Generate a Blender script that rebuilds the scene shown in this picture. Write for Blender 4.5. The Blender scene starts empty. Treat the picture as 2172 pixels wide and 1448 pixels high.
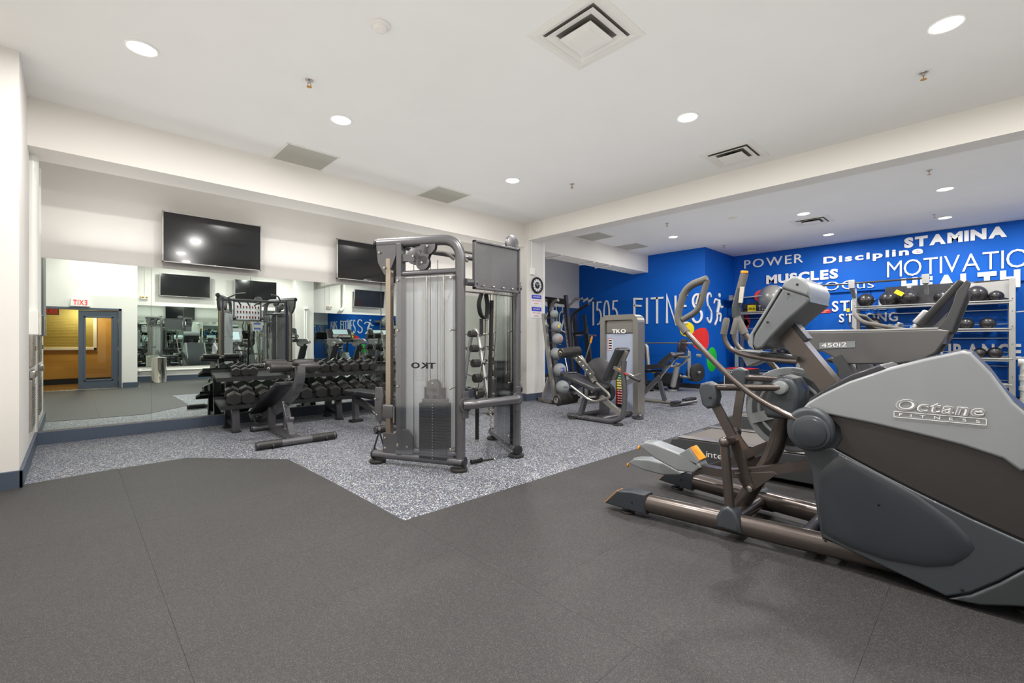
import bpy, bmesh, math, random
from mathutils import Vector, Matrix, Euler
C = bpy.context.scene.collection
SC = bpy.context.scene
random.seed(7)
PI = math.pi
# ---------------------------------------------------------------- camera
CAMH = 1.25; AL = math.radians(46); FPX = 965.0
cam = bpy.data.cameras.new('camera'); cam.sensor_width = 36; cam.lens = 36*FPX/2172; cam.clip_start = .02
co = bpy.data.objects.new('camera', cam); C.objects.link(co)
co.location = (0, 0, CAMH); co.rotation_euler = (PI/2, 0, AL-PI/2)
SC.camera = co
# ---------------------------------------------------------------- world, exposure, lamps
w = bpy.data.worlds.new('world'); SC.world = w; w.use_nodes = True
w.node_tree.nodes['Background'].inputs[0].default_value = (.9, .95, 1, 1)
w.node_tree.nodes['Background'].inputs[1].default_value = .3
SC.view_settings.view_transform = 'Standard'; SC.view_settings.look = 'None'
SC.view_settings.exposure = 0.0; SC.view_settings.gamma = 1; SC.view_settings.use_curve_mapping = False
SC.cycles.max_bounces = 12; SC.cycles.diffuse_bounces = 6; SC.cycles.glossy_bounces = 6
SC.cycles.transmission_bounces = 8; SC.cycles.transparent_max_bounces = 12
SC.cycles.sample_clamp_indirect = 8; SC.cycles.caustics_reflective = False; SC.cycles.caustics_refractive = False
CEIL = 3.73
LIGHTS = [(.42,4.94),(2.16,4.99),(4.87,5.03),(.42,2.3),(2.16,2.3),(4.89,2.27),(.42,.35),(2.16,.2),(4.91,.2),
          (2.5,-1.3),(5.2,-1.3),(10.2,2.42),(10.2,.43),(12.56,.53),(12.6,2.49),(10.23,5.1),(8.2,-1.2),(12.56,-1.2)]
LAMP_W = 52
def lamp(x, y, z, power, size=.19, color=(1, .975, .94)):
    l = bpy.data.lights.new('downlight_lamp', 'AREA'); l.shape = 'DISK'; l.size = size; l.energy = power; l.color = color
    o = bpy.data.objects.new('downlight_lamp', l); C.objects.link(o); o.location = (x, y, z)
    return o
for (x, y) in LIGHTS: lamp(x, y, CEIL-.035, LAMP_W*(.4 if (x, y) == (.42,.35) else 1))
lamp(.3, -2.0, 2.35, 30, .3, (1, .84, .58))
def bounce_fill(x, y, sx, sy, power):            # added fill lamps imitating bounce onto ceiling and upper walls; the room has none
    l = bpy.data.lights.new('added_bounce_fill', 'AREA'); l.shape = 'RECTANGLE'; l.size = sx; l.size_y = sy; l.energy = power; l.color = (1, .985, .96)
    o = bpy.data.objects.new('added_bounce_fill', l); C.objects.link(o); o.location = (x, y, 2.45); o.rotation_euler = (PI, 0, 0)
bounce_fill(3.2, 2.6, 6.4, 8, 88)
bounce_fill(9.8, 1.5, 5.0, 7, 46)
bounce_fill(9.6, 6.6, 4.2, 3.5, 13)
bounce_fill(3.3, 7.6, 6.8, .5, 22)  # added fill for the dark gap between beam and mirror wall
     # corridor lamp behind the door
# ---------------------------------------------------------------- pixel -> point on a known plane
CA, SA = math.cos(AL), math.sin(AL)
def ray(u, v):
    s = (u-1086)/FPX; t = (724-v)/FPX
    return (CA+s*SA, SA-s*CA, t)
def Zp(u, v, z=0.0):
    r = ray(u, v); k = (z-CAMH)/r[2]; return Vector((r[0]*k, r[1]*k, z))
def Xp(u, v, x):
    r = ray(u, v); k = x/r[0]; return Vector((x, r[1]*k, CAMH+r[2]*k))
def Yp(u, v, y):
    r = ray(u, v); k = y/r[1]; return Vector((r[0]*k, y, CAMH+r[2]*k))
# ---------------------------------------------------------------- materials
def lin(c):
    return tuple((x/255/12.92 if x/255 <= .04045 else ((x/255+.055)/1.055)**2.4) for x in c) + (1,)
M = {}
def mat(name, rgb, rough=.5, metal=0.0, spec=.5, coat=0, noise=0, nscale=20, bump=0, bscale=200, trans=0, alpha=1, emit=0, rvar=0):
    m = bpy.data.materials.new(name); m.use_nodes = True; nt = m.node_tree; b = nt.nodes['Principled BSDF']
    b.inputs['Base Color'].default_value = lin(rgb); b.inputs['Roughness'].default_value = rough
    b.inputs['Metallic'].default_value = metal; b.inputs['Specular IOR Level'].default_value = spec
    b.inputs['Coat Weight'].default_value = coat
    if trans: b.inputs['Transmission Weight'].default_value = trans
    if alpha < 1: b.inputs['Alpha'].default_value = alpha
    if emit: b.inputs['Emission Color'].default_value = lin(rgb); b.inputs['Emission Strength'].default_value = emit
    tc = None
    if noise or bump or rvar: tc = nt.nodes.new('ShaderNodeTexCoord')
    if noise:
        n = nt.nodes.new('ShaderNodeTexNoise'); n.inputs['Scale'].default_value = nscale; n.inputs['Detail'].default_value = 6
        nt.links.new(tc.outputs['Object'], n.inputs['Vector'])
        r = nt.nodes.new('ShaderNodeMapRange'); r.inputs['To Min'].default_value = 1-noise; r.inputs['To Max'].default_value = 1+noise
        r.inputs['From Min'].default_value = .3; r.inputs['From Max'].default_value = .7
        nt.links.new(n.outputs['Fac'], r.inputs['Value'])
        h = nt.nodes.new('ShaderNodeHueSaturation'); h.inputs['Color'].default_value = lin(rgb)
        nt.links.new(r.outputs['Result'], h.inputs['Value']); nt.links.new(h.outputs['Color'], b.inputs['Base Color'])
    if rvar:
        n = nt.nodes.new('ShaderNodeTexNoise'); n.inputs['Scale'].default_value = 6; nt.links.new(tc.outputs['Object'], n.inputs['Vector'])
        r = nt.nodes.new('ShaderNodeMapRange'); r.inputs['To Min'].default_value = max(0, rough-rvar); r.inputs['To Max'].default_value = rough+rvar
        nt.links.new(n.outputs['Fac'], r.inputs['Value']); nt.links.new(r.outputs['Result'], b.inputs['Roughness'])
    if bump:
        n = nt.nodes.new('ShaderNodeTexNoise'); n.inputs['Scale'].default_value = bscale; n.inputs['Detail'].default_value = 4
        nt.links.new(tc.outputs['Object'], n.inputs['Vector'])
        bp = nt.nodes.new('ShaderNodeBump'); bp.inputs['Strength'].default_value = bump; bp.inputs['Distance'].default_value = .002
        nt.links.new(n.outputs['Fac'], bp.inputs['Height']); nt.links.new(bp.outputs['Normal'], b.inputs['Normal'])
    M[name] = m; return m
mat('wall_white', (226,223,218), .6, noise=.02, nscale=2, bump=.25, bscale=60)
mat('ceiling_white', (232,231,228), .7, noise=.015, nscale=1.5)
mat('beam_white', (230,226,219), .6, bump=.15, bscale=40)
mat('wall_blue', (0,90,188), .6, spec=.25, noise=.03, nscale=1.2, bump=.1, bscale=80)
mat('baseboard', (72,82,98), .45, noise=.03, nscale=5)
mat('mirror', (222,232,226), .0, 1.0)
mat('mirror_edge', (150,170,160), .2, .6)
mat('chrome', (215,210,200), .12, 1.0)
mat('guide_steel', (178,165,148), .25, .9)
mat('steel', (190,186,180), .28, 1.0, rvar=.08)
mat('gunmetal', (102,101,104), .32, .55, coat=.3, noise=.04, nscale=30, rvar=.06)
mat('gunmetal_light', (150,146,140), .3, .6, coat=.3, rvar=.05)
mat('gunmetal_dark', (62,62,66), .35, .5, coat=.2, rvar=.05)
mat('bronze_tube', (96,88,84), .28, .65, coat=.3)
mat('silver_paint', (176,176,174), .33, .6, coat=.2, rvar=.05)
mat('black_rubber', (44,42,41), .4, bump=.3, bscale=300, noise=.1)
mat('hex_rubber', (36,35,34), .36, coat=.35)
mat('black_plastic', (28,28,30), .42, rvar=.08)
mat('dark_plastic', (58,62,65), .42, rvar=.08, noise=.04, nscale=15)
mat('slate_plastic', (62,67,72), .4, noise=.02, nscale=4, coat=.1)
mat('slate_mid', (104,108,111), .38, noise=.02, nscale=4, coat=.1)
mat('slate_light', (132,136,138), .36, rvar=.05, noise=.03, nscale=6, coat=.15)
mat('shroud_grey', (140,143,146), .34, noise=.02, nscale=3, rvar=.05, coat=.3)
mat('shroud_band', (52,49,47), .42, noise=.05, nscale=5, rvar=.05)
mat('shroud_low', (50,54,60), .36, noise=.04, nscale=4, rvar=.06, coat=.2)
mat('grip_foam', (104,101,97), .75, bump=.6, bscale=350, noise=.06, nscale=60)
mat('vinyl', (48,48,52), .36, coat=.15, bump=.25, bscale=220, rvar=.08)
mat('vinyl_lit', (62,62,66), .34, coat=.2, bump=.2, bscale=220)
mat('orange', (245,160,30), .45)
mat('yellow', (250,225,20), .5)
mat('red', (240,52,48), .5)
mat('green', (28,190,52), .5)
mat('red_box', (200,30,35), .5)
mat('white_paint', (240,240,238), .45)
mat('letter_white', (244,243,240), .45)
mat('black', (16,16,17), .5)
mat('screen_black', (12,13,16), .12, noise=.3, nscale=3, coat=.3)
mat('tv_bezel', (170,168,165), .35, .4)
mat('grille', (172,170,160), .6, noise=.03, nscale=40)
mat('vent_white', (226,223,216), .45)
mat('brass', (200,150,70), .3, 1.0)
mat('blue_print', (40,50,190), .5, noise=.25, nscale=18)
mat('red_print', (225,120,95), .5)
mat('door_blue', (76,85,99), .4, coat=.1)
mat('corridor', (190,146,66), .6, noise=.06, nscale=3)
mat('corridor_floor', (120,88,40), .4, noise=.2, nscale=60)
mat('blind', (232,222,150), .5)
mat('ball_grey', (150,154,157), .5, bump=.5, bscale=120, noise=.05)
mat('ball_black', (44,42,43), .34, noise=.1, nscale=12, bump=.3, bscale=100, coat=.2)
mat('ball_silver', (150,150,146), .3, metal=.3, noise=.04, nscale=5, coat=.3)
mat('lamp_white', (255,246,230), .5, emit=9)
mat('lcd', (90,140,210), .4, emit=1.2)
mat('lcd_grey', (165,185,190), .3, emit=.4)
mat('strap', (30,30,32), .8)
mat('rope', (24,23,22), .85, bump=.6, bscale=120)
mat('pvc', (236,236,230), .35, coat=.3)
mat('cardboard_black', (34,34,36), .6)
mat('exit_red', (230,40,40), .5, emit=.6)
mat('belt', (98,92,88), .7, noise=.05, nscale=50, bump=.3, bscale=400)
mat('tread_plastic', (66,67,69), .45, rvar=.06)
mat('tread_side', (98,97,97), .34, metal=.2, coat=.3, noise=.02, nscale=3)
mat('duct_grey', (92,88,82), .7)
mat('paper', (236,236,240), .6)
mat('plate_iron', (52,51,52), .42, metal=.3, noise=.08, nscale=30)
def sheet_fresnel(nt, base, amt):
    lw = nt.nodes.new('ShaderNodeLayerWeight'); lw.inputs[0].default_value = .5
    p = nt.nodes.new('ShaderNodeMath'); p.operation = 'POWER'; p.inputs[1].default_value = 3.5; nt.links.new(lw.outputs['Facing'], p.inputs[0])
    q = nt.nodes.new('ShaderNodeMath'); q.operation = 'MULTIPLY_ADD'; q.inputs[1].default_value = amt; q.inputs[2].default_value = base
    nt.links.new(p.outputs[0], q.inputs[0]); return q
def make_acrylic():
    m = bpy.data.materials.new('acrylic'); m.use_nodes = True; nt = m.node_tree
    for n in list(nt.nodes): nt.nodes.remove(n)
    out = nt.nodes.new('ShaderNodeOutputMaterial'); mx = nt.nodes.new('ShaderNodeMixShader')
    tr = nt.nodes.new('ShaderNodeBsdfTransparent'); tr.inputs[0].default_value = (.95,.96,.97,1)
    df = nt.nodes.new('ShaderNodeBsdfDiffuse'); df.inputs[0].default_value = lin((205,208,210))
    gl = nt.nodes.new('ShaderNodeBsdfGlossy'); gl.inputs['Roughness'].default_value = .08; gl.inputs[0].default_value = (.9,.9,.9,1)
    m2 = nt.nodes.new('ShaderNodeMixShader'); m2.inputs[0].default_value = 1.0
    ma = sheet_fresnel(nt, .10, .45); nt.links.new(ma.outputs[0], mx.inputs[0])
    nt.links.new(df.outputs[0], m2.inputs[1]); nt.links.new(gl.outputs[0], m2.inputs[2])
    nt.links.new(tr.outputs[0], mx.inputs[1]); nt.links.new(m2.outputs[0], mx.inputs[2]); nt.links.new(mx.outputs[0], out.inputs[0])
    M['acrylic'] = m
make_acrylic()
def make_frost():
    m = bpy.data.materials.new('frosted_panel'); m.use_nodes = True; nt = m.node_tree; b = nt.nodes['Principled BSDF']
    b.inputs['Base Color'].default_value = lin((208,211,212)); b.inputs['Roughness'].default_value = .35; M['frosted_panel'] = m
    m2 = m.copy(); m2.node_tree.nodes['Principled BSDF'].inputs['Base Color'].default_value = lin((104,106,110)); M['smoked_panel'] = m2
    m3 = m.copy(); m3.node_tree.nodes['Principled BSDF'].inputs['Base Color'].default_value = lin((168,176,196)); M['lilac_panel'] = m3
make_frost()
def make_glass():
    m = bpy.data.materials.new('door_glass'); m.use_nodes = True; nt = m.node_tree
    for n in list(nt.nodes): nt.nodes.remove(n)
    out = nt.nodes.new('ShaderNodeOutputMaterial'); mx = nt.nodes.new('ShaderNodeMixShader')
    tr = nt.nodes.new('ShaderNodeBsdfTransparent'); gl = nt.nodes.new('ShaderNodeBsdfGlossy'); gl.inputs['Roughness'].default_value = .01
    fr = sheet_fresnel(nt, .04, .5); nt.links.new(fr.outputs[0], mx.inputs[0]); nt.links.new(tr.outputs[0], mx.inputs[1]); nt.links.new(gl.outputs[0], mx.inputs[2])
    nt.links.new(mx.outputs[0], out.inputs[0]); M['door_glass'] = m
make_glass()
def make_speckle(name, base, flecks, scale=260, thr=.5):
    m = bpy.data.materials.new(name); m.use_nodes = True; nt = m.node_tree; b = nt.nodes['Principled BSDF']
    tc = nt.nodes.new('ShaderNodeTexCoord'); v = nt.nodes.new('ShaderNodeTexVoronoi'); v.inputs['Scale'].default_value = scale
    nt.links.new(tc.outputs['Object'], v.inputs['Vector'])
    sp = nt.nodes.new('ShaderNodeSeparateColor'); nt.links.new(v.outputs['Color'], sp.inputs[0])
    cr = nt.nodes.new('ShaderNodeValToRGB'); cr.color_ramp.interpolation = 'CONSTANT'
    els = cr.color_ramp.elements; els[0].position = 0; els[0].color = lin(base); els[1].position = thr; els[1].color = lin(flecks[0])
    for i, f in enumerate(flecks[1:]):
        e = els.new(thr+(1-thr)*(i+1)/len(flecks)); e.color = lin(f)
    nt.links.new(sp.outputs[0], cr.inputs[0])
    n = nt.nodes.new('ShaderNodeTexNoise'); n.inputs['Scale'].default_value = 1.1; n.inputs['Detail'].default_value = 5
    nt.links.new(tc.outputs['Object'], n.inputs['Vector'])
    r = nt.nodes.new('ShaderNodeMapRange'); r.inputs['From Min'].default_value = .3; r.inputs['From Max'].default_value = .7
    r.inputs['To Min'].default_value = .93; r.inputs['To Max'].default_value = 1.07; nt.links.new(n.outputs['Fac'], r.inputs['Value'])
    h = nt.nodes.new('ShaderNodeHueSaturation'); nt.links.new(cr.outputs[0], h.inputs['Color']); nt.links.new(r.outputs[0], h.inputs['Value'])
    nt.links.new(h.outputs[0], b.inputs['Base Color']); b.inputs['Roughness'].default_value = .62
    bp = nt.nodes.new('ShaderNodeBump'); bp.inputs['Strength'].default_value = .35; bp.inputs['Distance'].default_value = .002
    nt.links.new(v.outputs['Distance'], bp.inputs['Height']); nt.links.new(bp.outputs[0], b.inputs['Normal'])
    M[name] = m
make_speckle('rubber_speckle', (78,82,90), [(46,52,64),(104,110,118),(150,152,156),(46,64,104),(118,104,92),(205,207,210)], 140, .3)
make_speckle('rubber_dark', (50,49,50), [(42,41,42),(60,58,58),(48,47,47),(78,75,73)], 330, .35)
# ---------------------------------------------------------------- mesh builder
def fillet(pts, r=.05, n=5):
    pts = [Vector(p) for p in pts]; out = [pts[0]]
    for i in range(1, len(pts)-1):
        a, b, c = pts[i-1], pts[i], pts[i+1]; d1 = a-b; d2 = c-b
        k = min(r, d1.length*.49, d2.length*.49)
        p0 = b+d1.normalized()*k; p2 = b+d2.normalized()*k
        for j in range(n+1):
            t = j/n; out.append(p0*(1-t)**2+b*2*t*(1-t)+p2*t*t)
    out.append(pts[-1]); return out
class MB:
    def __init__(s): s.v = []; s.f = []; s.sm = []; s.wn = False
    def add(s, vs, fs, smooth=False):
        o = len(s.v); s.v += [tuple(v) for v in vs]; s.f += [tuple(i+o for i in f) for f in fs]; s.sm += [smooth]*len(fs); return s
    def box(s, c, d, rot=None, bev=0):
        bm = bmesh.new(); bmesh.ops.create_cube(bm, size=1)
        for v in bm.verts: v.co = Vector((v.co.x*d[0], v.co.y*d[1], v.co.z*d[2]))
        if bev:
            bmesh.ops.bevel(bm, geom=bm.edges[:], offset=min(bev, min(d)*.45), segments=2 if bev < .02 else 3, profile=.5, affect='EDGES')
        R = rot if rot is not None else Matrix.Identity(3)
        if isinstance(rot, (tuple, list)): R = Euler(rot).to_matrix()
        vs = [Vector(c)+R@v.co for v in bm.verts]; bm.verts.index_update()
        fs = [[v.index for v in f.verts] for f in bm.faces]; bm.free(); s.wn = s.wn or bool(bev)
        return s.add(vs, fs, bool(bev))
    def bb(s, a, b, bev=0):
        a = Vector(a); b = Vector(b)
        return s.box((a+b)/2, (abs(b.x-a.x), abs(b.y-a.y), abs(b.z-a.z)), None, bev)
    def tube(s, path, r, n=10, sx=1, sy=1, up=(0,0,1), caps=True, square=False):
        path = [Vector(p) for p in path]; L = len(path)
        rr = r if isinstance(r, (list, tuple)) else [r]*L
        vs = []; upv = Vector(up)
        T = []
        for i in range(L):
            t = (path[min(i+1, L-1)]-path[max(i-1, 0)]); T.append(t.normalized() if t.length > 1e-9 else Vector((0,0,1)))
        x = upv.cross(T[0])
        if x.length < .05: x = Vector((1,0,0)).cross(T[0])
        if x.length < .05: x = Vector((0,1,0)).cross(T[0])
        x.normalize()
        for i in range(L):
            x = (x-T[i]*x.dot(T[i])); x.normalize(); y = T[i].cross(x)
            for k in range(n):
                a = 2*PI*(k+.5)/n
                if square:
                    a0 = PI/4+PI/2*k; c_, s_ = math.cos(a0)*1.41421, math.sin(a0)*1.41421
                else: c_, s_ = math.cos(a), math.sin(a)
                vs.append(path[i]+x*c_*rr[i]*sx+y*s_*rr[i]*sy)
        fs = []
        for i in range(L-1):
            for k in range(n):
                a = i*n+k; b = i*n+(k+1) % n; fs.append((a, b, b+n, a+n))
        if caps: fs += [tuple(range(n-1, -1, -1)), tuple((L-1)*n+k for k in range(n))]
        return s.add(vs, fs, not square)
    def rect(s, p0, p1, wx, wy, up=(0,0,1)):   # rectangular bar, wx across (perp to up), wy along up
        return s.tube([p0, p1], 1, 4, wx/2, wy/2, up, True, True)
    def cyl(s, p0, p1, r, n=16, r1=None):
        return s.tube([p0, p1], [r, r if r1 is None else r1], n)
    def disc_cyl(s, c, axis, r, h, n=24, bev=.004):
        c = Vector(c); a = Vector(axis).normalized(); b = min(bev, r*.4, h*.4)
        return s.tube([c-a*h/2, c-a*(h/2-b*.3), c-a*(h/2-b), c+a*(h/2-b), c+a*(h/2-b*.3), c+a*h/2], [r-b, r-b*.3, r, r, r-b*.3, r-b], n)
    def sph(s, c, r, n=16, m=10, sc=(1,1,1), rot=None):
        vs = []; c = Vector(c); R = rot or Matrix.Identity(3)
        vs.append(c+R@Vector((0,0,r*sc[2])))
        for i in range(1, m):
            for k in range(n):
                a = PI*i/m; b = 2*PI*k/n
                vs.append(c+R@Vector((r*sc[0]*math.sin(a)*math.cos(b), r*sc[1]*math.sin(a)*math.sin(b), r*sc[2]*math.cos(a))))
        vs.append(c+R@Vector((0,0,-r*sc[2]))); fs = []
        for k in range(n): fs.append((0, 1+k, 1+(k+1) % n)); fs.append((len(vs)-1, 1+(m-2)*n+(k+1) % n, 1+(m-2)*n+k))
        for i in range(m-2):
            for k in range(n):
                a = 1+i*n+k; b = 1+i*n+(k+1) % n; fs.append((a, a+n, b+n, b))
        return s.add(vs, fs, True)
    def prism(s, pts, d, bev=0, scale_top=1):     # pts: closed 3-D polygon (planar), d: extrusion vector
        pts = [Vector(p) for p in pts]; d = Vector(d); n = len(pts); c = sum(pts, Vector())/n
        bm = bmesh.new(); va = [bm.verts.new(p) for p in pts]; vb = [bm.verts.new(p+d) for p in pts]
        bm.faces.new(va); bm.faces.new(list(reversed(vb)))
        for i in range(n): bm.faces.new((va[i], vb[i], vb[(i+1) % n], va[(i+1) % n]))
        bmesh.ops.recalc_face_normals(bm, faces=bm.faces[:])
        if bev:
            es = [e for e in bm.edges if (e.verts[0] in va) == (e.verts[1] in va)]
            bmesh.ops.bevel(bm, geom=es, offset=bev, segments=3, profile=.5, affect='EDGES')
        bm.verts.index_update(); vs = [v.co.copy() for v in bm.verts]; fs = [[v.index for v in f.verts] for f in bm.faces]; bm.free(); s.wn = s.wn or bool(bev)
        return s.add(vs, fs, bool(bev))
    def lathe(s, prof, c=(0,0,0), n=24, R=None):   # prof [(r,z)]
        c = Vector(c); R = R or Matrix.Identity(3); vs = []
        for (r, z) in prof:
            for k in range(n):
                a = 2*PI*k/n; vs.append(c+R@Vector((r*math.cos(a), r*math.sin(a), z)))
        fs = []
        for i in range(len(prof)-1):
            for k in range(n):
                a = i*n+k; b = i*n+(k+1) % n; fs.append((a, b, b+n, a+n))
        fs += [tuple(range(n-1, -1, -1)), tuple((len(prof)-1)*n+k for k in range(n))]
        return s.add(vs, fs, True)
    def torus(s, c, axis, R_, r, n=24, m=8):
        a = Vector(axis).normalized(); x = a.orthogonal().normalized(); y = a.cross(x); c = Vector(c); vs = []; fs = []
        for i in range(n):
            t = 2*PI*i/n; rd = x*math.cos(t)+y*math.sin(t)
            for k in range(m):
                p = 2*PI*k/m; vs.append(c+rd*(R_+r*math.cos(p))+a*r*math.sin(p))
        for i in range(n):
            for k in range(m):
                j = (i+1) % n; l = (k+1) % m; fs.append((i*m+k, j*m+k, j*m+l, i*m+l))
        return s.add(vs, fs, True)
    def build(s, name, m, parent=None, **kw):
        me = bpy.data.meshes.new(name); me.from_pydata(s.v, [], s.f)
        mm = m if isinstance(m, str) else m
        me.materials.append(M[mm]); me.polygons.foreach_set('use_smooth', s.sm); me.update()
        bm = bmesh.new(); bm.from_mesh(me); bmesh.ops.recalc_face_normals(bm, faces=bm.faces[:]); bm.to_mesh(me); bm.free()
        if any(s.sm):
            try: me.set_sharp_from_angle(angle=math.radians(38))
            except Exception: pass
        o = bpy.data.objects.new(name, me); C.objects.link(o)
        if s.wn:
            wm_ = o.modifiers.new('weighted_normals', 'WEIGHTED_NORMAL'); wm_.keep_sharp = True
        if parent is not None: o.parent = parent
        for k, v in kw.items(): o[k] = v
        return o
def thing(name, label, cat, loc=(0,0,0), rz=0.0, group=None):
    o = bpy.data.objects.new(name, None); C.objects.link(o); o.location = loc; o.rotation_euler = (0,0,rz)
    o.empty_display_size = .1
    o['label'] = label; o['category'] = cat
    if group: o['group'] = group
    return o
def tag(o, label, cat, group=None):
    o['label'] = label; o['category'] = cat
    if group: o['group'] = group
    return o
def struct(o): o['kind'] = 'structure'; return o
KIDS = {}
def copy_tree(o, loc=None, rz=None, label=None, parent=None):
    c = o.copy(); C.objects.link(c)
    if parent is not None: c.parent = parent
    if loc is not None: c.location = loc
    if rz is not None: c.rotation_euler = (0,0,rz)
    if label: c['label'] = label
    for ch in list(o.children): copy_tree(ch, parent=c)
    return c
ORD = 'first second third fourth fifth sixth seventh eighth ninth tenth eleventh twelfth thirteenth fourteenth fifteenth sixteenth seventeenth eighteenth'.split()
# ---------------------------------------------------------------- text
_gc = {}
def glyph(ch, off=0.0):
    k = (ch, off)
    if k in _gc: return _gc[k]
    cu = bpy.data.curves.new('t', 'FONT'); cu.body = ch; cu.offset = off; cu.resolution_u = 3
    o = bpy.data.objects.new('t', cu); C.objects.link(o); bpy.context.view_layer.update()
    me = o.evaluated_get(bpy.context.evaluated_depsgraph_get()).to_mesh()
    vs = [tuple(v.co) for v in me.vertices]; fs = [tuple(p.vertices) for p in me.polygons]
    bpy.data.objects.remove(o); bpy.data.curves.remove(cu)
    _gc[k] = (vs, fs); return _gc[k]
def word_glyphs(word, gap=.08, off=0.0):
    out = []; x = 0; lo = 9; hi = -9
    for ch in word:
        if ch == ' ': x += .35; out.append(None); continue
        vs, fs = glyph(ch, off); mn = min(v[0] for v in vs); mx = max(v[0] for v in vs)
        out.append(([(v[0]-mn+x, v[1]) for v in vs], fs)); x += mx-mn+gap
        lo = min(lo, min(v[1] for v in vs)); hi = max(hi, max(v[1] for v in vs))
    return out, x-gap, lo, hi
def extrude_flat(mb, vs, fs, org, R, U, depth):
    N = R.cross(U).normalized(); n = len(vs)
    P = [org+R*v[0]+U*v[1] for v in vs]
    ec = {}
    for f in fs:
        for i in range(len(f)):
            e = (f[i], f[(i+1) % len(f)]); ec[e] = ec.get(e, 0)+1
    F = [tuple(reversed(f)) for f in fs]+[tuple(i+n for i in f) for f in fs]
    for (a, b) in ec:
        if (b, a) not in ec: F.append((a, b, b+n, a+n))
    mb.add(P+[p+N*depth for p in P], F)
def text(word, p0, right, up, wdt, hgt, depth, m, parent, name='letter', gap=.08, off=0.0, joined=False):
    """letters fill the box p0 .. p0+right*wdt+up*hgt"""
    gl, W, lo, hi = word_glyphs(word, gap, off); R = Vector(right).normalized()*wdt/W; U = Vector(up).normalized()*hgt/(hi-lo)
    p0 = Vector(p0)-U*lo; res = []; mb = MB()
    for g in gl:
        if g is None: continue
        if not joined: mb = MB()
        extrude_flat(mb, g[0], g[1], p0, R, U, depth)
        if not joined: res.append(mb.build(name, m, parent))
    if joined: res.append(mb.build(name, m, parent))
    return res
def arc(cx, cy, rx, ry, a0, a1, n=12):
    return [(cx+rx*math.cos(math.radians(a0+(a1-a0)*i/n)), cy+ry*math.sin(math.radians(a0+(a1-a0)*i/n))) for i in range(n+1)]
STR = {
 '1': [[(.5,0),(.5,1)]], 'I': [[(.5,0),(.5,1)]], 'L': [[(.15,1),(.15,0),(.9,0)]],
 '5': [[(.95,.97),(.3,.97),(.22,.62)], [(.22,.62)]+arc(.35,.36,.55,.32,75,-100,12)],
 '0': [arc(.5,.5,.42,.5,0,360,24)], 'O': [arc(.5,.5,.5,.5,0,360,28)],
 'F': [[(.15,0),(.15,1),(.95,.97)], [(.15,.74),(.85,.70)]],
 'T': [[(.5,0),(.5,1)], [(0,.96),(1,.96)]], 'N': [[(.08,0),(.08,1),(.92,0),(.92,1)]],
 'E': [[(.95,1),(.12,1),(.12,0),(.95,0)], [(.12,.6),(.8,.6)]],
 'S': [arc(.5,.76,.36,.23,30,200,10)+[(.25,.58),(.7,.42)]+arc(.5,.24,.4,.24,30,-160,10)],
 'M': [[(0,0),(.15,1),(.5,.25),(.85,1),(1,0)]], 'V': [[(0,1),(.5,0),(1,1)]], 'A': [[(0,0),(.5,1),(1,0)], [(.2,.35),(.8,.35)]],
}
def ribbon(mb, pl, w, org, R, U, depth, Rn, Un):
    """flat stroke of width w (metres) extruded; pl in unit box scaled by R,U vectors"""
    P = [org+R*p[0]+U*p[1] for p in pl]; N = Rn.cross(Un)
    closed = (P[0]-P[-1]).length < 1e-6
    if closed: P = P[:-1]
    L = len(P); A = []; B = []
    for i in range(L):
        if closed: a, c = P[i-1], P[(i+1) % L]
        else: a, c = P[max(i-1,0)], P[min(i+1,L-1)]
        d1 = (P[i]-a); d2 = (c-P[i])
        if d1.length < 1e-9: d1 = d2
        if d2.length < 1e-9: d2 = d1
        d1.normalize(); d2.normalize(); t = d1+d2
        if t.length < .1: t = d1.copy()
        t.normalize(); nn = N.cross(t); k = w/2/max(.35, abs(nn.dot(N.cross(d1))))
        A.append(P[i]+nn*k); B.append(P[i]-nn*k)
    vs = A+B+[p+N*depth for p in A]+[p+N*depth for p in B]; fs = []
    rng = range(L if closed else L-1)
    for i in rng:
        j = (i+1) % L
        fs += [(i, j, L+j, L+i), (2*L+i, 3*L+i, 3*L+j, 2*L+j), (i, 2*L+i, 2*L+j, j), (L+i, L+j, 3*L+j, 3*L+i)]
    if not closed: fs += [(0, L, 3*L, 2*L), (L-1, 3*L-1, 4*L-1, 2*L-1)]
    mb.add(vs, fs)
def stroke_word(word, p0, right, up, wdt, hgt, sw, depth, m, parent, widths=None, gap=.35):
    widths = widths or {}; tot = sum(widths.get(c, 1) for c in word)+gap*(len(word)-1)
    Rn = Vector(right).normalized(); Un = Vector(up).normalized(); k = wdt/tot; x = 0; p0 = Vector(p0)
    for c in word:
        cw = widths.get(c, 1)
        if c != ' ':
            mb = MB()
            for pl in STR[c]: ribbon(mb, pl, sw, p0+Rn*x*k, Rn*cw*k, Un*hgt, depth, Rn, Un)
            mb.build('letter', m, parent)
        x += cw+gap
# ================================================================ ROOM
H = CEIL
def sbox(name, a, b, m, parent=None, bev=0):
    return struct(MB().bb(a, b, bev).build(name, m, parent))
YM = 7.95; YB = -2.3; XB = 11.95; XW = 13.9; YF = 9.2
fl = struct(MB().bb((-1.2,-2.9,-.1), (14.2,9.5,0)).build('floor', 'rubber_speckle'))
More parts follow.
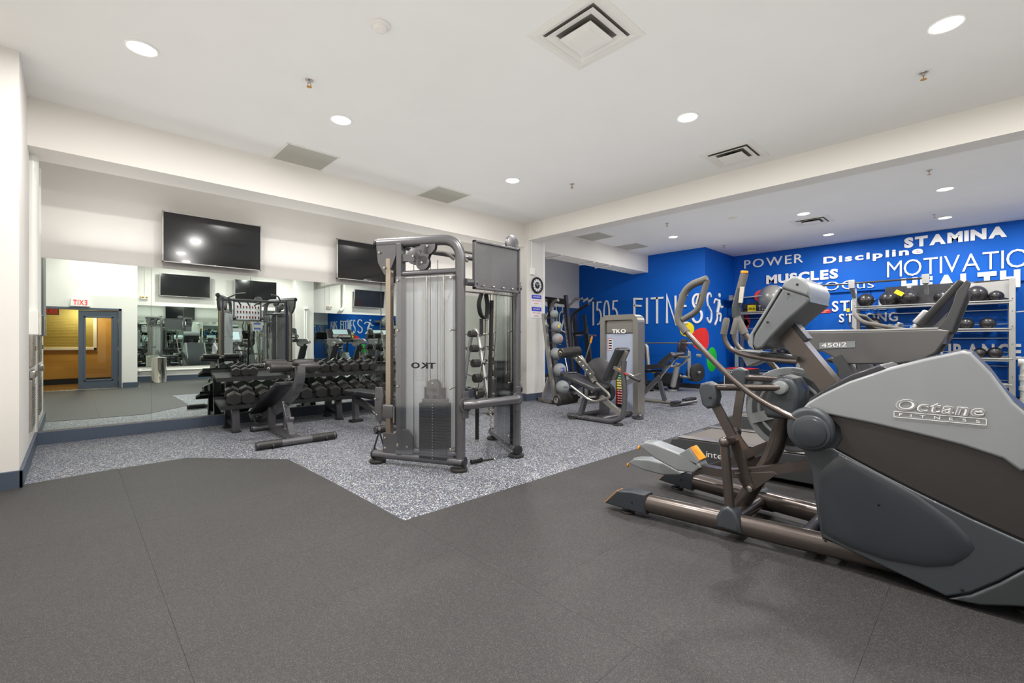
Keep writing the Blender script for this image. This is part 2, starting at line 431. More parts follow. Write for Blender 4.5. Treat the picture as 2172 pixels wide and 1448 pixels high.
# dark rubber sheets laid over the speckled floor
def sheet(pts, z=.004):
    MB().prism([(x, y, .0005) for x, y in pts], (0,0,z)).build('rubber_sheet', 'rubber_dark', fl)
g = .0005
xs = [-.9, .32, 1.66]
ys = [-.24, .98, 2.2, 2.8, 4.02, 5.24]
for j in range(3):
    for i in range(2): sheet([(xs[i]+g, ys[j]+g), (xs[i+1]-g, ys[j]+g), (xs[i+1]-g, ys[j+1]-g), (xs[i]+g, ys[j+1]-g)])
for j in (3,):
    for i in range(2): sheet([(xs[i]+g, ys[j]+g), (xs[i+1]-g, ys[j]+g), (xs[i+1]-g, ys[j+1]-g), (xs[i]+g, ys[j+1]-g)])
sheet([(-.9, 4.02+g), (.32-g, 4.02+g), (.32-g, 5.9), (-.34, 5.8), (-.34,5.72), (-.9, 5.72)])
sheet([(.32+g, 4.02+g), (1.66, 4.02+g), (1.64, 5.12), (.88, 5.93), (.32+g, 5.88)])
x = 1.66
k = 0
while x < 13.8:
    x1 = min(x+1.83, 13.85)
    for (a, b) in ((-2.25,-.9), (-.9,.33), (.33,1.56), (1.56,2.8)):
        sheet([(x+g, a+g), (x1-g, a+g), (x1-g, b-g), (x+g, b-g)])
    x = x1
sheet([(1.35,-2.25),(1.66-g,-2.25),(1.66-g,-.24-g),(1.35,-.24-g)])
sbox('ceiling', (-1.2,-2.9,H), (14.2,9.5,H+.1), 'ceiling_white')
sbox('ceiling_beam', (-.9,6.72,3.24), (11.96,7.22,H+.02), 'beam_white')
sbox('ceiling_beam', (6.9,-2.3,3.38), (7.2,6.74,H+.02), 'beam_white')
sbox('wall_mirror_side', (-1.2,YM+.03,0), (7.35,YM+.2,H), 'wall_white')
sbox('wall_far_side', (7.3,YF,0), (12.1,YF+.15,H), 'wall_white')
sbox('wall_jog', (7.25,YM,0), (7.40,YF+.1,H), 'wall_white')
sbox('wall_alcove', (-1.2,5.73,0), (-.33,YM+.1,H), 'wall_white')
sbox('wall_left', (-1.05,-.3,0), (-.9,5.8,H), 'wall_white')
bw = sbox('wall_blue', (XB,5.07,0), (14.2,YF+.2,H), 'wall_blue')
sbox('wall_words', (XW,YB-.2,2.49), (14.2,5.2,H), 'wall_blue')
lw = struct(MB().bb((XW+.09,YB-.2,0), (14.2,5.2,2.5)).build('wall_words', 'wall_blue'))
for (a, b) in ((5.07,3.55),(3.54,3.30),(3.29,1.9),(1.89,.5),(.49,-.9),(-.91,-2.3)):
    MB().bb((XW+.06,b+.004,.12), (XW+.092,a-.004,2.49)).build('panel', 'wall_blue', lw)
# piers
def pier(name, pts, m='wall_white'): return struct(MB().prism([(x, y, 0) for x, y in pts], (0,0,H)).build(name, m))
pc = pier('column', [(6.84,6.64),(7.36,6.64),(7.36,YM+.05),(6.98,YM+.05),(6.93,6.95)])
MB().bb((7.355,6.63,.15),(7.40,6.67,3.38)).build('corner_trim', 'white_paint', pc)
pier('column', [(5.95,-2.35),(6.6,-2.35),(6.6,-1.8),(5.95,-1.8)])
# back wall, door wall
sbox('wall_back', (1.2,YB-.2,0), (14.2,YB,H), 'wall_white')
dw = MB(); dw.bb((-1.05,-.42,0),(-.72,-.25,H)); dw.bb((.95,-.42,0),(1.28,-.25,H)); dw.bb((-.72,-.42,2.13),(.95,-.25,H))
struct(dw.build('wall_door_side', 'wall_white'))
sbox('wall_return', (1.2,YB,0), (1.28,-.3,H), 'wall_white')
sbox('wall_corridor', (-1.9,-2.75,0), (1.25,-2.6,2.5), 'corridor')
sbox('wall_corridor', (-2.0,-2.7,0), (-1.9,-.42,2.5), 'corridor')
sbox('wall_corridor', (1.14,-2.62,0), (1.2,-.43,2.5), 'corridor')
sbox('wall_corridor', (-2.0,-.5,0), (-1.0,-.42,2.5), 'corridor')
sbox('ceiling_corridor', (-2.0,-2.7,2.5), (1.2,-.42,2.56), 'corridor')
sbox('floor_corridor', (-2.0,-2.62,0), (1.14,-.27,.008), 'corridor_floor')
sbox('baseboard_corridor', (-1.9,-2.6,.008), (1.14,-2.585,.17), 'black')
cw = bpy.data.objects['wall_corridor']
for i in range(8):
    z = .2+i*.24; MB().bb((-1.88,-2.604,z), (1.13,-2.598,z+.234)).build('plank', 'corridor', cw)
# corridor window with blinds
wn = thing('corridor_window', 'cream framed corridor window with closed yellow slat blind seen through the doorway', 'window', (-.1,-2.59,1.0))
wm = MB()
for (a, b) in (((-.62,0,0),(.62,.05,.07)), ((-.62,0,1.2),(.62,.05,1.27)), ((-.62,0,0),(-.55,.05,1.27)), ((.55,0,0),(.62,.05,1.27))): wm.bb(a, b, .006)
wm.build('frame', 'wall_white', wn)
MB().bb((-.55,.003,.07),(.55,.01,1.2)).build('pane', 'blind', wn)
sl = MB().box((0,.028,0), (1.08,.045,.003), (math.radians(62),0,0)).build('slat', 'blind', wn); sl.location = (0,0,.1)
for i in range(1, 26):
    c = sl.copy(); C.objects.link(c); c.location = (0,0,.1+i*.043)
# baseboards
def bboard(name, a, b, m='baseboard'): return struct(MB().bb(a, b, .004).build(name, m))
bboard('baseboard_mirror_side', (-.33,7.915,0), (6.93,YM+.04,.15))
bboard('baseboard_alcove', (-.33,5.70,0), (-.305,7.93,.15)); bboard('baseboard_alcove', (-.93,5.70,0), (-.305,5.73,.15))
bboard('baseboard_left', (-.9,-.25,0), (-.875,5.72,.15))
bboard('baseboard_door_side', (.97,-.25,0), (1.3,-.225,.14)); bboard('baseboard_return', (1.28,YB,0), (1.305,-.24,.14))
bboard('baseboard_back', (1.3,YB,0), (5.95,YB+.025,.16)); bboard('baseboard_back', (6.6,YB,0), (13.9,YB+.025,.16))
cb = MB(); cb.prism([(6.815,6.615,0),(7.385,6.615,0),(7.385,YM,0),(6.97,YM,0),(6.90,6.95,0)], (0,0,.15)); struct(cb.build('baseboard_column', 'baseboard'))
bboard('baseboard_far', (7.4,YF-.025,0), (XB,YF,.13)); bboard('baseboard_blue', (XB-.025,5.045,0), (XB,YF,.12), 'gunmetal_dark')
bboard('baseboard_blue', (XB-.025,5.045,0), (XW+.05,5.07,.12), 'gunmetal_dark'); bboard('baseboard_words', (XW+.03,YB,0), (XW+.09,5.07,.12), 'gunmetal_dark')
bboard('trim_1', (-.72,-.42,0), (.95,-.24,.012), 'steel')
# wall mirrors
def mirror(label, x0, x1, y, z0, z1, seams, face):
    t = thing('wall_mirror', label, 'mirror', (0,0,0))
    e = [x0]+seams+[x1]
    for i in range(len(e)-1):
        MB().bb((e[i]+.0015, y, z0), (e[i+1]-.0015, y-face*.006, z1)).build('mirror_panel', 'mirror', t)
    MB().bb((x0, y+face*.001, z0-.014), (x1, y-face*.004, z0-.001)).build('ledge_strip', 'steel', t)
    return t
mirror('long wall mirror behind the dumbbell rack, below the two televisions', -.30, 6.9, YM, .165, 2.27, [.775, 2.0, 3.15, 4.35, 5.6], -1)
mirror('wall mirror in the alcove between the column and the blue wall', 7.42, XB-.01, YF-.02, .17, 2.33, [8.6, 9.8, 10.9], -1)
mirror('mirror on the rear wall behind the stainless waste bin, seen only by reflection', 1.36, 5.9, YB+.02, .47, 2.38, [2.6, 3.8, 4.9], 1)
mirror('mirror on the rear wall beyond the column, showing the blue lettering by reflection', 6.68, 12.6, YB+.02, .47, 2.38, [7.9, 9.1, 10.3, 11.5], 1)
# door
dr = thing('entrance_door', 'blue grey entrance door frame with one closed glazed leaf, seen in the mirror', 'door', (0,-.25,0))
f = MB()
for (a, b) in (((-.72,-.17,0),(-.66,.02,2.13)), ((.89,-.17,0),(.95,.02,2.13)), ((-.72,-.17,2.07),(.95,.02,2.13))): f.bb(a, b, .004)
f.build('frame', 'door_blue', dr)
def leaf(mb, mg, x0, x1, par, m, y=-.06):
    l = MB()
    for (a, b) in (((x0,y-.022,.02),(x0+.13,y+.022,2.06)), ((x1-.13,y-.022,.02),(x1,y+.022,2.06)), ((x0+.1301,y-.022,.02),(x1-.1301,y+.022,.24)), ((x0+.1301,y-.022,1.88),(x1-.1301,y+.022,2.06))): l.bb(a, b)
    lf = l.build('leaf', m, par)
    r = MB()
    for (a, b) in (((x0+.1,y-.03,.21),(x1-.1,y+.032,.25)), ((x0+.1,y-.03,1.87),(x1-.1,y+.032,1.91)), ((x0+.1,y-.03,.21),(x0+.14,y+.032,1.91)), ((x1-.14,y-.03,.21),(x1-.1,y+.032,1.91))): r.bb(a, b, .006)
    r.build('glazing_bead', m, lf)
    MB().bb((x0+.13,y-.003,.24),(x1-.13,y+.003,1.88)).build('pane', 'door_glass', lf)
    return lf
leaf(None, None, .105, .885, dr, 'door_blue')
for z in (.25, 1.05, 1.8): MB().cyl((.889,-.03,z-.05),(.889,-.03,z+.05),.012).build('hinge', 'brass', dr)
od = thing('open_door_leaf', 'white painted glazed door leaf standing open against the left wall, seen in the mirror', 'door', (-.68,-.22,0), math.radians(90))
leaf(None, None, 0, .78, od, 'white_paint', 0)
MB().bb((.62,.024,.95),(.68,.05,1.2)).build('push_plate', 'steel', od)
MB().tube([(.7,.04,.09),(.74,.07,.09),(.76,.1,.006)], .008, 6).build('door_stop', 'black', od)
ex = thing('exit_sign', 'white exit sign with red letters above the entrance door', 'sign', (.14,-.25,2.15))
MB().prism([(-.19,0,0),(-.165,0,.21),(.165,0,.21),(.19,0,0)], (0,.09,0), .01).build('housing', 'white_paint', ex)
text('EXIT', (.13,.092,.035), (-1,0,0), (0,0,1), .26, .13, .004, 'exit_red', ex, gap=.12, off=.01)
sg = thing('corridor_exit_sign', 'small cream exit sign hanging in the corridor beyond the doorway', 'sign', (-.45,-1.9,1.98))
MB().bb((-.19,-.02,0),(.19,.02,.2),.006).build('housing', 'wall_white', sg); MB().cyl((0,0,.2),(0,0,.52),.01).build('stem', 'white_paint', sg)
text('EXIT', (.13,.021,.04), (-1,0,0), (0,0,1), .26, .12, .003, 'exit_red', sg, gap=.12, off=.01)
# ---------------------------------------------------------------- ceiling fittings
pos_l = ['above the alcove corner left of the televisions', 'above the left television', 'near the column corner', 'over the entrance end', 'over the dark mat corner', 'between the square vent and the beam', 'just inside the entrance door', 'behind the square vent', 'at the upper right of the picture', 'near the stainless bin', 'over the cardio row rear', 'beyond the beam beside the slim vent', 'beyond the beam at right, nearer row', 'in front of the word wall at right', 'beyond the slim vent, toward the word wall', 'beyond the beam in front of the fitness wall', 'near the rear column', 'in the far rear corner']
d0 = None
for i, (x, y) in enumerate(LIGHTS):
    if d0 is None:
        d0 = thing('downlight', '', 'light', (x, y, H), 0, 'round recessed downlights')
        MB().lathe([(.118,-.001),(.118,-.006),(.108,-.012),(.098,-.008),(.096,-.001)], n=32).build('trim_ring', 'white_paint', d0)
        MB().lathe([(.097,-.001),(.097,-.007),(.07,-.009),(.001,-.0095)], n=32).build('lens', 'lamp_white', d0)
        o = d0
    else: o = copy_tree(d0, (x, y, H))
    o['label'] = 'round recessed downlight '+pos_l[i]
vm = [((2.99,2.23), 'large square white ceiling diffuser at the top edge of the picture'), ((6.34,2.31), 'square white ceiling diffuser just before the beam'), ((10.97,2.45), 'square ceiling diffuser beyond the beam, above the word wall')]
v0 = None
def ring(mb, r0, z0, r1, z1, t=.004):
    vs = []
    for (r, z) in ((r0,z0),(r1,z1),(r1,z1+t),(r0,z0+t)):
        for (a, b) in ((-1,-1),(1,-1),(1,1),(-1,1)): vs.append((a*r, b*r, z))
    fs = []
    for i in range(4):
        for k in range(4):
            a = i*4+k; b = i*4+(k+1) % 4; j = (i+1) % 4; fs.append((a, b, j*4+(k+1) % 4, j*4+k))
    mb.add(vs, fs)
for (xy, lab) in vm:
    if v0 is None:
        v0 = thing('ceiling_diffuser', lab, 'vent', (xy[0], xy[1], H), 0, 'square ceiling diffusers')
        m_ = MB(); ring(m_, .34, -.004, .285, -.012, .004); m_.build('frame', 'vent_white', v0)
        m_ = MB(); ring(m_, .29, -.012, .245, -.002, .002); m_.build('frame_lip', 'vent_white', v0)
        MB().bb((-.285,-.285,-.003),(.285,.285,-.001)).build('duct', 'duct_grey', v0)
        MB().lathe([(.13,-.003),(.13,-.006),(.001,-.0061)], n=28).build('duct_mouth', 'black', v0)
        m_ = MB(); ring(m_, .235, -.022, .175, -.006); m_.build('cone', 'vent_white', v0)
        m_ = MB(); ring(m_, .155, -.04, .10, -.018); ring(m_, .155, -.04, .10, -.046); m_.bb((-.1,-.1,-.047),(.1,.1,-.044)); m_.build('centre_plate', 'vent_white', v0)
    else: copy_tree(v0, (xy[0], xy[1], H), label=lab)
gm = [((2.26,6.35), 'flat beige perforated ceiling grille above the left television'), ((4.52,6.35), 'flat beige perforated ceiling grille nearer the column'), ((8.88,6.37), 'flat grille beyond the beam, nearer the column'), ((10.5,6.37), 'flat grille beyond the beam, nearer the blue wall')]
g0 = None
for (xy, lab) in gm:
    if g0 is None:
        g0 = thing('return_grille', lab, 'vent', (xy[0], xy[1], H), 0, 'flat return air grilles')
        m_ = MB()
        for (a, b) in (((-.335,-.335,-.008),(.335,-.315,-.0005)), ((-.335,.315,-.008),(.335,.335,-.0005)), ((-.335,-.335,-.008),(-.315,.335,-.0005)), ((.315,-.335,-.008),(.335,.335,-.0005))): m_.bb(a, b)
        m_.build('frame', 'vent_white', g0); MB().bb((-.316,-.316,-.004),(.316,.316,-.001)).build('perforated_sheet', 'grille', g0)
    else: copy_tree(g0, (xy[0], xy[1], H), label=lab)
sp = [((1.616,4.445), 'bronze sprinkler head left of the smoke detector row'), ((5.649,.382), 'bronze sprinkler head at upper right before the beam'), ((5.656,4.499), 'sprinkler head near the column side of the beam'), ((8.929,.542), 'sprinkler head just beyond the beam at right'), ((12.077,.659), 'sprinkler head in front of the word wall at right'), ((8.962,4.601), 'sprinkler head just beyond the beam at left'), ((12.085,4.639), 'sprinkler head near the corner of the fitness wall')]
s0 = None
for (xy, lab) in sp:
    if s0 is None:
        s0 = thing('sprinkler_head', lab, 'sprinkler', (xy[0], xy[1], H), 0, 'pendent sprinkler heads')
        MB().lathe([(.036,-.0005),(.034,-.006),(.014,-.012),(.012,-.03)], n=18).build('escutcheon', 'steel', s0)
        MB().tube([(-.012,0,-.028),(-.016,0,-.045),(-.004,0,-.06)], .0035, 6).tube([(.012,0,-.028),(.016,0,-.045),(.004,0,-.06)], .0035, 6).build('yoke', 'brass', s0)
        MB().lathe([(.004,-.058),(.024,-.062),(.024,-.065),(.004,-.066)], n=14).build('deflector', 'brass', s0)
    else: copy_tree(s0, (xy[0], xy[1], H), label=lab)
k0 = None
for (xy, lab) in (((1.736,3.282), 'white round smoke detector near the top of the picture'), ((9.532,3.493), 'white round smoke detector beyond the beam')):
    if k0 is None:
        k0 = thing('smoke_detector', lab, 'detector', (xy[0], xy[1], H), 0, 'smoke detectors')
        MB().lathe([(.075,-.0005),(.075,-.012),(.06,-.02)], n=28).build('base', 'wall_white', k0)
        MB().lathe([(.058,-.018),(.056,-.03),(.045,-.045),(.02,-.052)], n=28).build('head', 'wall_white', k0)
        MB().lathe([(.02,-.05),(.018,-.056),(.001,-.057)], n=14).build('sensor', 'beam_white', k0)
    else: copy_tree(k0, (xy[0], xy[1], H), label=lab)
# ---------------------------------------------------------------- televisions
def tv(label, x, y, z, wd, ht, face, tilt=0):
    t = thing('television', label, 'television', (x, y, z), 0 if face < 0 else PI, 'wall televisions')
    r = Matrix.Rotation(tilt, 3, 'X')
    def P(a, b): return (Vector(a)+Vector(b))/2
    m_ = MB(); b_ = .012
    for (a, b) in (((-wd/2,-.05,-ht/2),(wd/2,0,-ht/2+b_)), ((-wd/2,-.05,ht/2-b_),(wd/2,0,ht/2)), ((-wd/2,-.05,-ht/2),(-wd/2+b_,0,ht/2)), ((wd/2-b_,-.05,-ht/2),(wd/2,0,ht/2))):
        m_.box(r@P(a, b), [abs(b[i]-a[i]) for i in range(3)], r)
    m_.build('bezel', 'tv_bezel', t)
    MB().box(r@Vector((0,-.03,0)), (wd-.02,.03,ht-.02), r).build('screen', 'screen_black', t)
    MB().box(r@Vector((0,.0,0)), (wd*.7,.05,ht*.6), r).bb((-.15,.0,-.12),(.15,.12,.12)).build('mount', 'black_plastic', t)
    MB().box(r@Vector((0,-.052,-ht/2+.006)), (.03,.006,.012), r).build('badge', 'lamp_white' if False else 'white_paint', t)
tv('left wall television above the mirror, left of the dumbbell rack', 1.5, 7.87, 2.70, 1.23, .70, -1)
tv('right wall television above the mirror, partly behind the cable tower', 3.93, 7.87, 2.70, 1.23, .70, -1)
tv('television on the rear wall nearest the exit door, seen by reflection', 2.65, YB+.12, 3.06, 1.35, .72, 1)
tv('television on the rear wall beside the rear column, seen by reflection', 4.72, YB+.12, 3.06, 1.35, .72, 1)
tv('tilted television on the rear wall beyond the rear column, seen by reflection', 9.0, YB+.2, 3.05, 1.35, .72, 1, math.radians(8))
# conduit, boxes, clock, notices on the column
cd = thing('wall_conduit', 'thin white conduit with junction box on the column face', 'conduit', (6.98,6.64,0))
MB().tube([(0,-.014,3.38),(0,-.014,2.78)], .012, 8).build('pipe', 'white_paint', cd); MB().bb((-.04,-.05,2.66),(.06,0,2.8),.005).build('junction_box', 'white_paint', cd)
p = Yp(1138, 605, 6.64)
ck = thing('wall_clock', 'round wall clock with black rim above the two notices', 'clock', (p.x, 6.64, p.z))
MB().torus((0,-.02,0), (0,1,0), .155, .022, 32, 8).build('rim', 'black', ck)
MB().disc_cyl((0,-.012,0), (0,1,0), .155, .02, 32).build('dial', 'paper', ck)
MB().disc_cyl((0,-.024,0), (0,1,0), .075, .004, 28).build('centre_disc', 'black', ck)
for a in range(12):
    t = a*PI/6; MB().box((.118*math.sin(t),-.024,.118*math.cos(t)), (.012,.004,.034), (0,t,0)).build('hour_mark', 'gunmetal_dark', ck)
MB().box((-.025,-.028,.02), (.006,.004,.08), (0,math.radians(-50),0)).build('hour_hand', 'white_paint', ck)
MB().box((.03,-.029,.022), (.005,.004,.1), (0,math.radians(55),0)).build('minute_hand', 'white_paint', ck)
def notice(label, u0, v0, u1, v1, lines):
    a = Yp(u0, v0, 6.64); b = Yp(u1, v1, 6.64); wd = b.x-a.x; ht = a.z-b.z
    t = thing('wall_notice', label, 'sign', (a.x, 6.64, b.z), 0, 'notices on the column')
    MB().bb((0,-.006,0),(wd,0,ht)).build('sheet', 'paper', t)
    MB().bb((.004,-.008,ht*.62),(wd-.004,-.006,ht-.004)).build('header', 'blue_print', t)
    text(lines[0], (wd*.16,-.009,ht*.74), (1,0,0), (0,0,1), wd*.68, ht*.13, .001, 'paper', t, joined=True, gap=.1)
    text(lines[1], (wd*.08,-.008,ht*.40), (1,0,0), (0,0,1), wd*.84, ht*.11, .001, 'red_print', t, joined=True, gap=.08)
    text(lines[2], (wd*.25,-.008,ht*.14), (1,0,0), (0,0,1), wd*.5, ht*.11, .001, 'red_print', t, joined=True, gap=.08)
notice('upper blue and white notice on the column below the clock', 1127, 624, 1148, 649, ('FITNESS', 'NO CHILDREN', 'RESPECT'))
notice('lower blue and white notice on the column', 1127, 650, 1148, 675, ('FITNESS', 'QUIET PLEASE', 'RESPECT'))
# pipes, fountain in the alcove on the left
for i, (yy, lab) in enumerate(((7.05, 'fat white vertical pipe on the alcove wall, nearer one'), (7.55, 'fat white vertical pipe on the alcove wall beside the mirror'))):
    t = thing('wall_pipe', lab, 'pipe', (-.33,yy,0)); MB().cyl((.02,0,1.5),(.02,0,3.24),.05,18).build('pipe', 'pvc', t)
    MB().bb((-.02,-.08,1.32),(.07,.08,1.58),.01).build('collar', 'pvc', t)
df = thing('drinking_fountain', 'recessed stainless drinking fountain with bottle filler in the left alcove', 'fountain', (-.33,7.2,0))
MB().bb((0,-.24,.98),(.03,.24,1.32),.006).build('filler_panel', 'steel', df); MB().bb((0,-.24,.3),(.025,.24,.84),.006).build('lower_cabinet', 'steel', df)
b_ = MB(); b_.bb((0,-.22,.86),(.05,.22,.94),.015); b_.build('basin', 'steel', df)
for i in range(16): MB().bb((.024,-.2,.34+i*.028),(.031,.2,.352+i*.028)).build('louvre', 'gunmetal', df)
MB().tube([(.02,.0,1.2),(.045,0,1.2),(.045,0,1.15)], .01, 8).build('spout', 'chrome', df)
# stainless bin
tb = thing('waste_bin', 'tall stainless steel round waste bin by the rear mirror, seen by reflection', 'bin', (1.9,-1.55,0))
MB().lathe([(.19,0),(.19,.02),(.185,.03),(.185,.74),(.19,.75),(.19,.76)], n=36).build('body', 'chrome', tb); MB().lathe([(.19,.76),(.185,.775),(.12,.785),(.118,.76)], n=36).build('rim', 'steel', tb)
MB().lathe([(.12,.755),(.001,.752)], n=24).build('opening', 'black', tb)
for (x, lab) in ((1.62, 'cream emergency light box on the rear wall near the exit door'), (7.4, 'cream emergency light box on the rear wall beyond the rear column')):
    t = thing('emergency_light', lab, 'light fitting', (x, YB, 2.62)); MB().bb((-.09,0,-.06),(.09,.06,.06),.01).build('housing', 'wall_white', t)
    for s_ in (-.045,.045): MB().disc_cyl((s_,.065,.01), (0,1,0), .028, .02, 14).build('lamp_head', 'brass', t)
    MB().cyl((0,.012,.06),(0,.012,1.1),.007,6).build('conduit', 'white_paint', t)
t = thing('heating_pipe', 'white pipe with valve running low along the rear wall, seen by reflection', 'pipe', (0,YB,0))
MB().cyl((1.34,.06,.34),(5.9,.06,.34),.03,12).build('pipe', 'pvc', t); MB().disc_cyl((1.5,.06,.34), (1,0,0), .06, .06, 14).build('valve', 'pvc', t)
t = thing('column_pipes', 'pair of slim white vertical pipes on the rear column, seen by reflection', 'pipe', (6.3,-1.8,0))
for s_ in (-.035,.035): MB().cyl((s_,.03,.2),(s_,.03,2.45),.016,8).build('pipe', 'white_paint', t)
MB().disc_cyl((0,.03,2.48), (1,0,0), .05, .12, 14).build('cap', 'white_paint', t)
for i, (x, lab) in enumerate(((8.1,'short white conduit bar under the far ceiling beam, nearest the column'),(9.35,'short white conduit bar under the middle of the far ceiling beam'),(10.05,'short white conduit bar under the blue wall end of the ceiling beam'))):
    t = thing('conduit_strip', lab, 'light fitting', (x,6.97,3.24)); MB().tube([(0,-.24,-.02),(0,.24,-.02)], .017, 8).build('tube', 'white_paint', t); MB().bb((-.02,-.22,-.01),(.02,-.2,-.0005)).bb((-.02,.2,-.01),(.02,.22,-.0005)).build('clip', 'white_paint', t, kind='stuff')  # plain white conduit bars clipped under the beam, not lamps
t = thing('drain_pipe', 'thick white drain pipe on the rear wall beside the tilted television, seen by reflection', 'pipe', (7.95,YB,0))
MB().tube(fillet([(0,.1,H-.001),(0,.1,2.62),(-.15,.1,2.5)], .1), .06, 12).build('pipe', 'pvc', t)
# ================================================================ CABLE TRAINER
tr = thing('functional_trainer', 'tall gunmetal dual tower cable trainer in the middle of the speckled floor', 'cable machine', (3.07,3.9,0))
RT = Vector((3.07,3.9,0))
def tower(A, B, side, txt):
    A = Vector((A[0],A[1],0)); B = Vector((B[0],B[1],0)); ex_ = (B-A).normalized(); ey = Vector((-ex_.y, ex_.x, 0))*side  # ey: outward
    def P(x, y, z): return A+ex_*x+ey*y+Vector((0,0,z))-RT
    R = Matrix((ex_, ey if side > 0 else ey, Vector((0,0,1)))).transposed()
    def bx(mb, x0, x1, y0, y1, z0, z1, bev=0):
        c = P((x0+x1)/2, (y0+y1)/2, (z0+z1)/2)
        vs = []
        return mb.box(c, (x1-x0, y1-y0, z1-z0), Matrix.Rotation(math.atan2(ex_.y, ex_.x), 3, 'Z'), bev)
    def wh(mb, x, z, r, y=0, h=.03): mb.disc_cyl(P(x, y, z), ey, r, h, 24)
    m = MB(); m.tube([P(-.04,0,.09), P(.98,0,.09)], .05, 14, 1, .85); m.build('base_tube', 'gunmetal', tr)
    for x in (-.045, .99): MB().disc_cyl(P(x,0,.09), ex_, .052, .02, 14).build('end_cap', 'black_plastic', tr)
    for x in (.0, .93): MB().disc_cyl(P(x,0,.018), (0,0,1), .085, .034, 22, .01).build('foot_pad', 'black_rubber', tr)
    path = fillet([P(.945,0,.1), P(.945,0,2.24), P(.0,0,2.26)], .2, 8)
    MB().tube(path, .045, 14, 1.15, .8, up=tuple(ey)).build('main_frame_tube', 'gunmetal', tr)
    MB().disc_cyl(P(-.012,0,2.26), ex_, .044, .03, 14).build('tube_cap', 'black_plastic', tr)
    m = MB(); bx(m, .25,.31,-.045,.045,.1,2.24,.008); m.build('inner_post', 'gunmetal', tr)
    m = MB(); m.tube([P(.3,0,1.93), P(.93,0,1.93)], .033, 12); m.tube([P(.3,0,.16), P(.93,0,.16)], .03, 10); m.build('cross_tube', 'gunmetal', tr)
    # chrome adjustment column
    m = MB(); bx(m, .115,.175,-.03,.03,.1,2.1,.006); m.build('guide_column', 'guide_steel', tr)
    m = MB()
    for i in range(22): m.disc_cyl(P(.145,-.031,.5+i*.07), ey, .007, .004, 8, .001)
    m.build('pin_hole_row', 'black', tr, kind='stuff')
    m = MB(); m.prism([P(-.0,.03,2.24), P(.24,.03,2.24), P(.24,.03,2.12), P(.2,.03,2.03), P(.15,.03,1.93), P(.1,.03,1.93), P(.02,.03,2.06)], ey*-.06, .006); m.build('top_bracket', 'gunmetal', tr)
    m = MB(); m.prism([P(.09,.04,.12), P(.44,.04,.12), P(.44,.04,.3), P(.39,.04,.37), P(.3,.04,.37), P(.22,.04,.32), P(.09,.04,.32)], ey*-.02, .004); m.build('bottom_bracket', 'gunmetal', tr)
    # trolley with pulley
    m = MB(); bx(m, .08,.22,-.05,.05,.47,.61,.02); m.build('trolley', 'gunmetal', tr)
    m = MB(); bx(m, .2,.28,-.04,.04,.40,.68,.02); m.build('trolley_plate', 'gunmetal_dark', tr)
    m = MB(); m.cyl(P(.235,.05,.43), P(.235,.05,.6), .012, 8); m.build('pop_pin', 'chrome', tr)
    m = MB(); m.prism([P(-.02,.02,.78), P(.06,.02,.78), P(.085,.02,.7), P(.06,.02,.58), P(.07,.02,.46), P(.03,.02,.4), P(-.02,.02,.46), P(-.03,.02,.62)], ey*-.04, .01); m.build('pulley_arm', 'gunmetal', tr)
    # pulley plates at the top
    c = [(.6,2.19,.085), (.44,2.10,.08), (.54,2.03,.075)]
    m = MB()
    for (x, z, r) in c: wh(m, x, z, r, .02, .008); wh(m, x, z, r, -.02, .008)
    for (a, b) in ((0,2),(1,2)): m.rect(P(c[a][0],.02,c[a][1]), P(c[b][0],.02,c[b][1]), .008, .09, tuple(ex_)); m.rect(P(c[a][0],-.02,c[a][1]), P(c[b][0],-.02,c[b][1]), .008, .09, tuple(ex_))
    m.rect(P(.3,.0,2.09), P(.45,.0,2.09), .05, .07); m.build('pulley_plate', 'gunmetal', tr)
    for (x, z, r) in c: m = MB(); wh(m, x, z, r-.012, 0, .025); m.build('pulley_wheel', 'black_plastic', tr)
    m = MB(); wh(m, .66, .81, .07, .022, .008); wh(m, .66, .81, .07, -.022, .008); bx(m, .59,.73,-.026,.026,.72,.8,.004); m.build('stack_pulley', 'gunmetal', tr)
    # guide rods, cables
    m = MB()
    for x in (.575,.765): m.cyl(P(x,0,.1), P(x,0,1.93), .012, 10)
    m.build('guide_rod', 'chrome', tr)
    m = MB()
    for x in (.43,.62,.7): m.cyl(P(x,0,.85 if x > .5 else .2), P(x,0,2.05), .0035, 6)
    m.cyl(P(.04,0,.75), P(.04,0,2.0), .004, 6)
    m.cyl(P(.66,0,.64), P(.66,0,.74), .012, 8); m.build('cable', 'black', tr)
    m = MB()
    for x in (.575,.765): m.cyl(P(x,0,.68), P(x,0,.8), .022, 10)
    m.build('guide_bushing', 'black_plastic', tr)
    pl = None; ang = math.atan2(ex_.y, ex_.x)
    for i in range(20):
        z = .10+i*.0275
        if pl is None:
            pl = MB().box((0,0,.0125), (.30,.105,.0255), None, .002).build('weight_plate', 'gunmetal_dark', tr); o = pl
            MB().disc_cyl((0,.053*side,.0125), (0,1,0), .004, .003, 8, .001).build('selector_hole', 'paper', pl)
            MB().disc_cyl((0,-.053*side,.0125), (0,1,0), .004, .003, 8, .001).build('selector_hole', 'paper', pl)
        else:
            o = copy_tree(pl); o.parent = tr
        o.location = P(.67,0,z); o.rotation_euler = (0,0,ang)
    m = MB(); bx(m, .55,.8,-.045,.045,.65,.69,.003); m.build('head_plate', 'gunmetal', tr)
